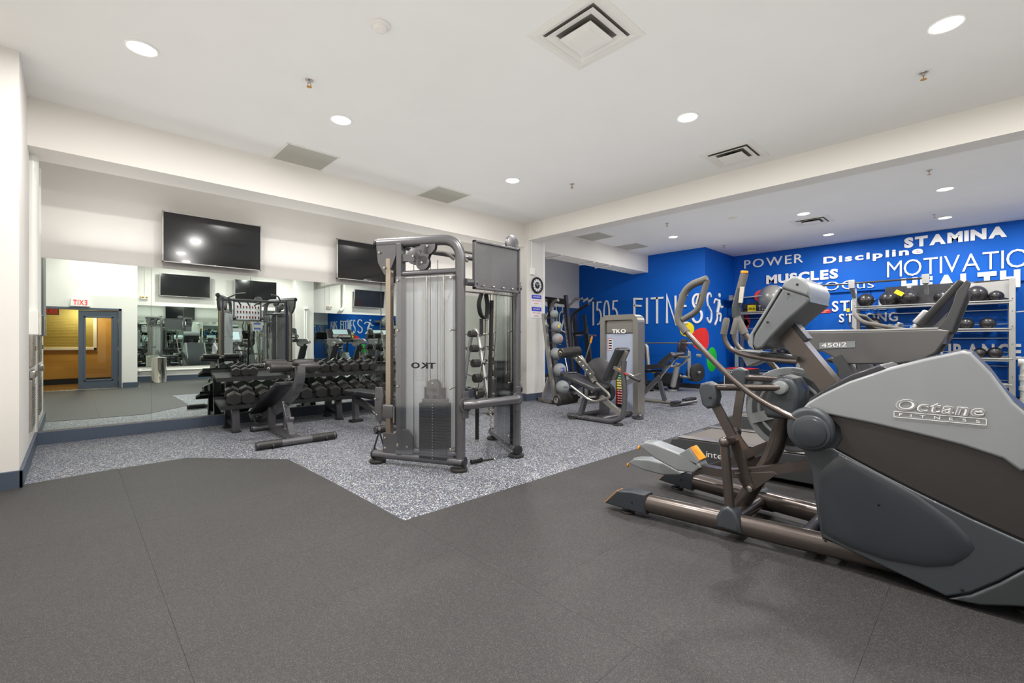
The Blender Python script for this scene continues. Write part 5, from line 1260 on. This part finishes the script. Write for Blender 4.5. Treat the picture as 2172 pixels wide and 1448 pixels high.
MB().tube([(0,0,-.28),(0,.03,.0),(0,-.1,.32)], .012, 8).build('lever', 'chrome', t); MB().tube([(0,-.1,.32),(0,-.14,.45)], .02, 10).build('grip', 'orange', t)
bz = -t.location.z+.004
MB().rect((0,0,bz+.02),(0,0,-.1),.06,.05,(1,0,0)).rect((-.2,.1,bz+.025),(.3,-.15,bz+.025),.08,.045).build('bracket', 'silver_paint', t)
tq = Xp(1257,800,7.7); t = thing('weight_plate_disc', 'black weight plate standing on the floor behind the leg machine', 'weight plate', (tq.x,tq.y,.225))
def plate(mb, c, ax_, r, h=.05): mb.disc_cyl(c, ax_, r, h, 28, .008).torus(Vector(c), ax_, r*.8, h*.45+.002, 28, 6).disc_cyl(c, ax_, r*.25, h*1.3, 18)
m = MB(); plate(m, (0,0,0), (1,.2,0), .22); m.build('disc', 'plate_iron', t); MB().disc_cyl((0,0,0), (1,.2,0), .03, .1, 12).build('hub', 'chrome', t)
# ================================================================ HYPEREXTENSION BENCH
hb = thing('hyperextension_bench', 'grey hyperextension bench with raised hip pads in front of the blue wall', 'bench', (8.6,4.5,0))
RHB = Vector((8.6,4.5,0)); HX = 8.6
def Hb(u, v, x=HX): p = Xp(u, v, x)-RHB; p.z = max(p.z, .03); return p
MB().rect(Hb(1352,858), Hb(1400,798), .08, .09, (1,0,0)).build('main_strut', 'gunmetal', hb)
MB().rect(Hb(1397,802), Hb(1424,768), .05, .06, (1,0,0)).build('extension_tube', 'chrome', hb)
MB().rect(Hb(1399,808), Hb(1411,854), .07, .07, (1,0,0)).build('rear_leg', 'gunmetal', hb)
MB().tube([Hb(1350,848), Hb(1430,857)], .04, 12).build('floor_tube', 'gunmetal_light', hb)
MB().tube([Hb(1426,862,8.3), Hb(1474,850,8.9)], .05, 12, 1.2, .8).build('front_foot', 'gunmetal', hb)
for a_, b_ in (((1427,858,8.3),(1440,855,8.45)), ((1452,852,8.65),(1472,847,8.9))):
    MB().rect(Hb(*a_)+Vector((0,0,.03)), Hb(*b_)+Vector((0,0,.03)), .13, .04).build('foot_plate', 'black_rubber', hb)
for dx in (-.17,.17): MB().rect(Hb(1401,772,HX+dx), Hb(1428,750,HX+dx), .075, .16, (1,0,0)).build('hip_pad', 'vinyl', hb)
MB().tube([Hb(1424,754,8.5), Hb(1448,751,8.9)], .05, 14).build('ankle_roller', 'black_rubber', hb)
MB().tube(fillet([Hb(1422,775), Hb(1432,758), Hb(1462,757)], .1, 4), .025, 8).tube(fillet([Hb(1424,778), Hb(1445,775), Hb(1460,758)], .1, 4), .022, 8).build('handle_loop', 'chrome', hb)
MB().tube([Hb(1478,753), Hb(1487,755)], .03, 8).build('handle_tip', 'silver_paint', hb)
# ================================================================ OLYMPIC BENCH PRESS
bp = thing('bench_press_station', 'flat bench press station with barbell uprights against the blue wall', 'bench', (11.2,5.9,0))
RP = Vector((11.2,5.9,0)); PX = 11.15
def Bq(u, v, x=PX): p = Xp(u, v, x)-RP; p.z = max(p.z, .03); return p
MB().tube(fillet([Bq(1364,731), Bq(1372,733), Bq(1377,790)], .12, 5), .05, 12).build('upright', 'silver_paint', bp)
MB().tube([Bq(1461,745), Bq(1462,800)], .05, 12).build('upright', 'silver_paint', bp)
MB().tube([Bq(1438,770,10.9), Bq(1427,820,10.9)], .07, 12).build('front_leg', 'silver_paint', bp)
p = Bq(1426,822,10.9); p.z = .02; MB().disc_cyl(p, (0,0,1), .12, .035, 20).build('foot_pad', 'silver_paint', bp)
MB().rect(Bq(1355,779,10.7), Bq(1412,776,10.7), .12, .28, (1,0,0)).build('bench_pad', 'vinyl', bp)
MB().rect(Bq(1355,788,10.7), Bq(1402,786,10.7), .1, .06).build('pad_rail', 'black', bp)
MB().rect(Bq(1365,790,10.7), Bq(1370,815,10.7), .08, .08, (1,0,0)).build('bench_leg', 'gunmetal', bp)
MB().tube([Bq(1384,788,10.7), Bq(1390,788,10.7)], .04, 10).build('pop_pin', 'yellow', bp)
MB().tube([Bq(1435,790), Bq(1445,799), Bq(1470,800)], .04, 10).build('foot_bar', 'silver_paint', bp)
MB().bb(Bq(1410,805,11.0)+Vector((-.1,-.35,-.1)), Bq(1410,805,11.0)+Vector((.3,.25,.18)), .02).build('step_box', 'gunmetal_dark', bp)
bb2 = thing('olympic_barbell', 'long chrome barbell racked on the bench press uprights', 'barbell', tuple(Xp(1418,727,PX)))
RQ = Xp(1418,727,PX)
MB().cyl(Xp(1353,726.5,PX-.12)-RQ, Xp(1478,728,PX-.12)-RQ, .018, 10).build('shaft', 'chrome', bb2)
MB().cyl(Xp(1458,727.5,PX-.12)-RQ, Xp(1478,728,PX-.12)-RQ, .03, 12).build('sleeve', 'silver_paint', bb2)
m = MB(); plate(m, Xp(1446,738,PX-.12)-RQ, (0,1,0), .20, .05); m.build('collar_plate', 'plate_iron', bb2)
i = 0
for (u, v, r, dep) in ((1362,740,.10,11.3),(1361,751,.19,11.3),(1451,728,.12,11.5),(1479,790,.23,11.1),(1470,791,.21,11.3),(1360,780,.16,11.5)):
    i += 1; p = Xp(u, v, dep)
    t = thing('weight_plate_disc', ['small black plate at the upper left horn of the bench press','large black plate on the left storage horn of the bench press','black plate above the bar end of the bench press','outer large plate on the lower right horn of the bench press','inner large plate on the lower right horn of the bench press','black plate lying behind the bench press pad'][i-1], 'weight plate', tuple(p), 0, 'plates stored on the bench press')
    m = MB(); plate(m, (0,0,0), (.35,.94,0), r); m.build('disc', 'plate_iron', t)
    MB().disc_cyl((0,0,0), (.35,.94,0), .028, .12, 12).build('hub', 'chrome', t)
MB().tube([Xp(1462,790,11.1)-RP, Xp(1486,789,11.1)-RP], .028, 10).build('storage_horn', 'chrome', bp)
MB().tube([Xp(1451,728,11.5)-RP, Xp(1461,745,11.16)-RP], .02, 8).build('storage_horn', 'chrome', bp)
MB().tube([Xp(1360,780,11.5)-RP, Xp(1376,782,11.16)-RP], .02, 8).build('storage_horn', 'chrome', bp)
MB().tube([Xp(1366,751,11.3)-RP, Xp(1376,752,11.2)-RP], .028, 10).build('storage_horn', 'chrome', bp)
for i, (u, v, s_) in enumerate(((1372,822,1.2),(1385,818,1.3),(1398,812,1.2),(1428,818,1.2))):
    p = Zp(u, v, .07*s_); p.y = p.y; o = copy_tree(db, (p.x, p.y, .0655*s_+.0), math.radians(30+40*i)); o.scale = (s_,)*3; o.rotation_euler.x = 0
    o['label'] = ORD[i]+' loose black dumbbell on the floor below the bench press, from the left'; o['group'] = 'loose dumbbells on the floor'; o.name = 'loose_dumbbell'
# ================================================================ PLYO BOX
bx0 = Xp(1530,0,12.3); 
pb = thing('plyometric_box', 'black and red printed plyometric box below the green circle', 'box', (12.54,4.38,0))
H2 = .545
MB().bb((-.34,-.33,0),(.34,.33,H2), .01).build('box_body', 'cardboard_black', pb)
MB().bb((-.335,-.325,H2),(.335,.325,H2+.008)).build('red_top', 'red_box', pb)
m = MB()
for a_, b_ in (((-.345,.29,.03),(-.34,.305,.52)),((-.345,-.30,.505),(-.34,.305,.52)),((-.345,-.12,.40),(-.34,-.26,.51)),((-.345,-.12,.18),(-.34,-.26,.26))): m.bb(a_, b_)
m.build('printed_frame', 'paper', pb)
MB().prism([(-.347,-.15,.48),(-.347,-.23,.48),(-.347,-.19,.44)], (.002,0,0)).build('arrow_mark', 'black', pb)
text('CRUX', (-.342,.27,.43), (0,-1,0), (0,0,1), .22, .05, .004, 'paper', pb, gap=.03, off=.03, joined=True)
MB().disc_cyl((-.343,.04,.46), (1,0,0), .04, .006, 16).build('red_dot', 'red', pb)
text('T10BT', (-.342,.10,.03), (0,-1,0), (0,0,1), .34, .06, .004, 'paper', pb, gap=.05, off=.02, joined=True)
# ================================================================ LETTERING AND SHAPES ON THE BLUE WALLS
lt = thing('fitness_lettering', 'tall white raised lettering reading 1505 FITNESS on the blue wall', 'lettering', (0,0,0))
xf = XB-.025
def word_on_x(word, pa, pb_, x, **kw): pass
a1 = Xp(1260,690,XB); a2 = Xp(1310,688,XB)
stroke_word('1505', (XB-.002,8.66,1.76), (0,-1,0), (0,0,1), 8.66-7.72, .75, .042, .028, 'letter_white', lt, {'1':.25,'5':1,'0':1}, .28)
y_s = Xp(1343,690,XB).y; 
stroke_word('FITNES', (XB-.002,y_s,1.76), (0,-1,0), (0,0,1), y_s-5.12, .75, .055, .028, 'letter_white', lt, {'F':1,'I':.25,'T':1.15,'N':.9,'E':.75,'S':.95}, .26)
stroke_word('S', (12.0,5.072,1.76), (1,0,0), (0,0,1), .36, .78, .055, .028, 'letter_white', lt)
rn = thing('runner_figure', 'white raised stick figure of a runner on the narrow blue wall', 'wall emblem', (0,0,0))
def Yr(u, v): return Yp(u, v, 5.05)
MB().disc_cyl(Yr(1526,626), (0,1,0), .062, .03, 20).build('head', 'letter_white', rn)
def limb(pts, r, nm): MB().tube(fillet([Yr(u, v) for u, v in pts], .05, 4), r, 8, 1, .7, (0,1,0)).build(nm, 'letter_white', rn)
limb([(1525,636),(1524,650),(1521,664)], .055, 'torso'); limb([(1525,637),(1517,634),(1514,643)], .03, 'rear_arm'); limb([(1526,638),(1529,652),(1533,650)], .03, 'front_arm')
limb([(1521,664),(1529,666),(1527,682)], .036, 'front_leg'); limb([(1521,664),(1521,677),(1516,689)], .036, 'rear_leg')
def disc_x(lab, u, v, r, m_):
    p = Xp(u, v, XB); t = thing('wall_circle', lab, 'wall graphic', (XB-.003, p.y, p.z)); MB().disc_cyl((0,0,0), (1,0,0), r, .004, 56, .001).build('disc', m_, t)
disc_x('flat yellow circle painted on the blue wall under the lettering', 1457, 698, .20, 'yellow')
# red circle wraps the corner
p = Xp(1490,720,XB); rad = .30; cy_ = 5.14
t = thing('wall_circle', 'flat red circle wrapping the blue wall corner', 'wall graphic', (0,0,0))
cz = 1.31
d_ = cy_-5.07; a0 = math.acos(-d_/rad)
pts = [(XB-.004, cy_+rad*math.cos(-a0+2*a0*i/40), cz+rad*math.sin(-a0+2*a0*i/40)) for i in range(41)]
MB().prism(pts, (.004,0,0)).build('disc_part', 'red', t)
pts = [(XB+.0-(d_+rad*math.cos(PI-(PI-a0)+2*(PI-a0)*i/24)), 5.066, cz+rad*math.sin(PI-(PI-a0)+2*(PI-a0)*i/24)) for i in range(25)]
MB().prism(pts, (0,.004,0)).build('disc_part', 'red', t)
p = Yp(1510,762,5.07); t = thing('wall_circle', 'flat green circle painted on the narrow blue wall above the box', 'wall graphic', (p.x,5.067,p.z)); MB().disc_cyl((0,0,0), (0,1,0), .33, .004, 56, .001).build('disc', 'green', t)
for u, v, lab in ((1544,690,'red circle low in the blue wall corner'), (1576,680,'flat red circle behind the shelf rack at left of the word wall')):
    q = Xp(u, v, XW+.05); t = thing('wall_circle', lab, 'wall graphic', (XW+.055, min(q.y,4.85), q.z)); MB().disc_cyl((0,0,0), (1,0,0), .19, .004, 40, .001).build('disc', 'red', t)
def wall_word(lab, word, u0, v0, u1, v1, up_h, x=XW, **kw):
    """(u0,v0) lower-left, (u1,v1) upper-right pixel on the wall plane"""
    a_ = Xp(u0, v0, x); b_ = Xp(u1, v1, x); t = thing('wall_lettering', lab, 'lettering', (0,0,0), 0, 'words on the blue wall')
    text(word, (x-.0, a_.y, a_.z), (0,-1,0), (0,0,1), a_.y-b_.y, up_h or (b_.z-a_.z), .03, 'letter_white', t, **kw); return t
wall_word('raised white word POWER at upper left of the blue word wall', 'POWER', 1579,570,1704,540, .24, gap=.16, off=.005)
wall_word('bold raised white word MUSCLES on the blue word wall', 'MUSCLES', 1626,603,1778,572, .25, gap=.08, off=.045)
wall_word('thin raised white word Focus partly behind the rack bar', 'FOCus', 1730,618,1854,594, .22, gap=.12, off=-.012)
wall_word('bold raised white word Discipline on the blue word wall', 'Discipline', 1747,564,1958,528, .225, gap=.14, off=.035)
wall_word('large raised white word MOTIVATION at right of the word wall', 'MOTIVATION', 1882,589,2230,520, .38, gap=.08, off=-.008)
wall_word('heavy raised white word HEALTH above the ball shelves', 'HEALTH', 1912,623,2164,575, .36, gap=.12, off=.06)
wall_word('blocky raised white word STAMINA at the top of the word wall', 'STAMINA', 1918,527,2136,482, .24, gap=.08, off=.06)
wall_word('raised white word STRIKE behind the rack post', 'STRIKE', 1765,661,1880,632, .27, x=XW+.06, gap=.1, off=.02)
wall_word('raised white word STRONG behind the rack shelves', 'STRONG', 1780,684,1905,660, .22, x=XW+.06, gap=.14, off=.02)
wall_word('tall raised white word ENDURANCE behind the lower shelves', 'ENDURANCE', 1920,758,2166,722, .33, x=XW+.06, gap=.14, off=.03)
q = Xp(1746,660,XW+.05); t = thing('red_door_sign', 'small red rectangular sign with white writing on the blue panel', 'sign', (XW+.05,q.y,q.z))
MB().bb((-.004,-.16,-.05),(.008,.16,.05),.002).build('plate', 'red_box', t); text('FIRE PUMP', (-.005,.13,.008), (0,-1,0), (0,0,1), .26, .026, .001, 'paper', t, joined=True); text('ROOM', (-.005,.07,-.035), (0,-1,0), (0,0,1), .14, .026, .001, 'paper', t, joined=True)
# ================================================================ STORAGE RACKS ON THE WORD WALL
def post(mb, x, y, z0=.0, z1=2.6): mb.bb((x-.035,y-.045,z0),(x+.035,y+.045,z1),.004)
def storage(name, lab, ya, yb_, posts, shelves, x=13.35):
    t = thing(name, lab, 'rack', (x,(ya+yb_)/2,0)); R_ = Vector((x,(ya+yb_)/2,0))
    for y in posts:
        m = MB(); post(m, 0, y-R_.y, .008, 2.5); m.build('front_post', 'silver_paint', t); m = MB(); post(m, .42, y-R_.y, .008, 2.2); m.build('rear_post', 'gunmetal_light', t)
        MB().bb((-.06,y-R_.y-.05,0),(.48,y-R_.y+.05,.05),.006).build('floor_runner', 'gunmetal', t)
        for z in (.55,.9,1.2,1.55,1.85,2.1): MB().disc_cyl((-.038,y-R_.y,z), (1,0,0), .009, .006, 8).build('bolt', 'gunmetal_dark', t)
    for z in shelves:
        m = MB()
        for dx in (-.03,.0,.38,.41): m.tube([(dx,ya-R_.y,z+(.0 if dx in (0,.38) else .035)),(dx,yb_-R_.y,z+(.0 if dx in (0,.38) else .035))], .016, 8)
        m.bb((-.02,yb_-R_.y,z-.02),(.4,ya-R_.y,z-.008)); m.build('shelf', 'silver_paint', t)
    for k in range(int((2.1-.3)/.29)):
        z = .45+k*.29; MB().tube([(.44,ya-R_.y,z),(.44,yb_-R_.y,z)], .01, 6).build('wall_rail', 'silver_paint', t)
    return t
rA = storage('storage_rack', 'grey storage rack at left of the word wall holding the black and yellow box', 4.78, 3.28, (4.78,3.28), (2.02,.85,.35))
rB = storage('storage_rack', 'wide grey storage rack with shelves of black balls on the word wall', 2.12, -.40, (2.12,-.40), (2.03,1.47,.87,.35))
def rxy(t, x, y, z): return Vector((x,y,z))-Vector(t.location)
MB().rect(rxy(rA,13.0,4.82,2.45), rxy(rA,13.8,4.82,2.45), .09, .14).build('top_arm', 'gunmetal_light', rA)
MB().tube([rxy(rA,13.0,4.86,2.42), rxy(rA,13.0,3.2,2.48)], .017, 8).build('top_bar', 'silver_paint', rA)
for y in (2.12,.85): MB().bb(rxy(rB,12.98,y-.06,2.48), rxy(rB,13.1,y+.06,2.68), .008).rect(rxy(rB,13.03,y,2.5), rxy(rB,13.35,y,2.3), .07, .09).build('bar_bracket', 'silver_paint', rB)
MB().tube([rxy(rB,13.04,3.25,2.6), rxy(rB,13.04,.78,2.6)], .022, 10).build('top_bar', 'bronze_tube', rB)
MB().bb(rxy(rB,13.72,-.38,2.1), rxy(rB,13.74,1.6,2.52)).build('back_panel', 'gunmetal_dark', rB)
m = MB(); m.prism([rxy(rB,13.70,-.38,2.5),rxy(rB,13.70,.5,2.46),rxy(rB,13.70,.1,2.28),rxy(rB,13.70,-.38,2.12)], (.02,0,0), .004); m.build('end_gusset', 'silver_paint', rB)
for z in (1.82,.93): MB().tube([rxy(rB,13.2,-.45,z), rxy(rB,13.2,-.62,z+.02)], .014, 8).build('side_peg', 'silver_paint', rB)
# balls
bl = [(1836,628,.165,0),(1884,627,.17,0),(1927,619,.175,0),(2000,617,.15,0),(2071,613,.175,0),(2113,621,.115,0),
      (1853,681,.155,1),(2016,688,.10,1),(2049,686,.125,1),(2095,685,.125,1),(2078,750,.11,2),(2111,750,.12,2)]
names = ['first','second','third','fourth','fifth','sixth']
cnt = [0,0,0]; tot = [6,4,2]; shz = [2.085,1.525,.925]
for (u, v, r, s_) in bl:
    p = Xp(u, v, 13.52); cnt[s_] += 1
    t = thing('slam_ball', 'black ball, '+names[cnt[s_]-1]+' from the left on the '+['top','second','third'][s_]+' shelf of the ball rack', 'ball', (13.53, p.y, shz[s_]-.03+r), random.uniform(0,6), 'black balls on the storage rack')
    MB().sph((0,0,0), r, 22, 14).build('ball', 'ball_black', t)
    if s_ == 0 or cnt[s_] == 1:
        m = MB()
        for ax_ in ((1,0,0),(0,1,0),(0,0,1),(1,1,0)): m.torus((0,0,0), ax_, r*1.0, .004, 28, 5)
        m.build('seam', 'black', t)
p = Xp(1906,615,13.34); t = thing('yellow_tag', 'small yellow tag stuck on the third ball of the top shelf', 'tag', (13.35,Xp(1907,615,13.35).y,2.34)); MB().box((0,0,0), (.01,.16,.09), (math.radians(35),0,0), .003).build('tag', 'yellow', t)
bx = thing('suspension_trainer_box', 'long black and yellow lettered box on the top shelf of the left storage rack', 'box', (13.72,4.15,2.045))
MB().bb((-.10,-.42,0),(.06,.57,.27), .005).build('carton', 'cardboard_black', bx); MB().bb((-.104,.22,.02),(-.1,.44,.22)).build('yellow_square', 'yellow', bx)
text('TRX', (-.104,.41,.09), (0,-1,0), (0,0,1), .16, .06, .002, 'black', bx, joined=True, off=.02); text('TRX', (-.101,.16,.07), (0,-1,0), (0,0,1), .28, .13, .003, 'paper', bx, joined=True, off=.03)
p = Xp(1640,635,13.2); t = thing('stability_ball', 'big silver stability ball on the left storage rack behind the elliptical console', 'ball', (13.27, 3.86, 2.40)); MB().sph((0,0,0), .34, 32, 20).build('ball', 'ball_silver', t)
MB().torus((0,0,0), (0,0,1), .34, .003, 40, 5).build('seam', 'gunmetal_light', t)
p = Xp(1606,617,13.45); t = thing('red_foam_roller', 'red foam roller standing on the black box beside the silver ball', 'roller', (13.66, 4.25, 2.49)); MB().disc_cyl((0,0,0), (1,.3,0), .17, .3, 28, .02).torus((-.14,-.05,0), (1,.3,0), .12, .02, 24, 6).build('roller', 'red', t)
for i in range(6):
    u = 1642+i*17; q = Xp(u, 765, 13.45); s_ = 1.0
    t = thing('kettlebell', ORD[i]+' dark kettlebell from the left on the low shelf behind the elliptical', 'kettlebell', (13.5, q.y, .885+.09), 0, 'kettlebells on the low shelf')
    MB().sph((0,0,0), .10, 16, 12, (1,1,.92)).build('bell', 'plate_iron', t); MB().tube(fillet([(0,-.06,.06),(0,-.075,.15),(0,.075,.15),(0,.06,.06)], .04), .014, 8).build('handle', 'gunmetal', t)
t = thing('resistance_band', 'yellow and black resistance band hanging from the ball rack post', 'band', (13.28,2.22,1.95))
MB().tube(fillet([(0,0,.25),(0,.02,0),(0,.0,-.3),(0,-.12,-.45),(0,-.06,-.55),(0,.1,-.56)], .05), .012, 8).build('tube', 'black_rubber', t); MB().bb((-.03,-.02,.0),(.01,.04,.09),.006).build('yellow_grip', 'yellow', t)
t = thing('foam_roller', 'grey ribbed foam roller standing on the low shelf of the left rack', 'roller', (13.25,3.32,1.56)); 
MB().cyl((0,0,-.35),(0,0,.35),.07,18).build('core', 'silver_paint', t)
m = MB()
for k in range(18): m.torus((0,0,-.34+k*.04), (0,0,1), .07, .008, 18, 5)
m.build('rib', 'gunmetal_light', t, kind='stuff')
MB().bb(rxy(rA,13.17,3.24,1.17), rxy(rA,13.35,3.42,1.20), .003).build('side_shelf', 'silver_paint', rA)
# white pipe at the right edge
t = thing('floor_drain_pipe', 'white plastic elbow pipe at the right edge beside the ball rack', 'pipe', (13.55,-.56,-.14))
MB().tube(fillet([(.0,.06,.98),(.0,-.02,.98),(0,-.02,.16)], .12, 6), .075, 18).build('pipe', 'pvc', t); MB().tube([(0,-.02,.62),(0,-.02,.72)], .092, 18).tube([(0,-.02,.42),(0,-.02,.5)], .092, 18).build('collar', 'pvc', t)
MB().tube([(0,.04,.98),(0,.08,.98)], .09, 18).build('socket', 'pvc', t)
MB().cyl((0,-.02,.14),(0,-.02,.26),.085,16).build('base', 'pvc', t)
for o in list(bpy.data.objects):
    if o.get('kind') == 'structure' and o.parent is None: pass
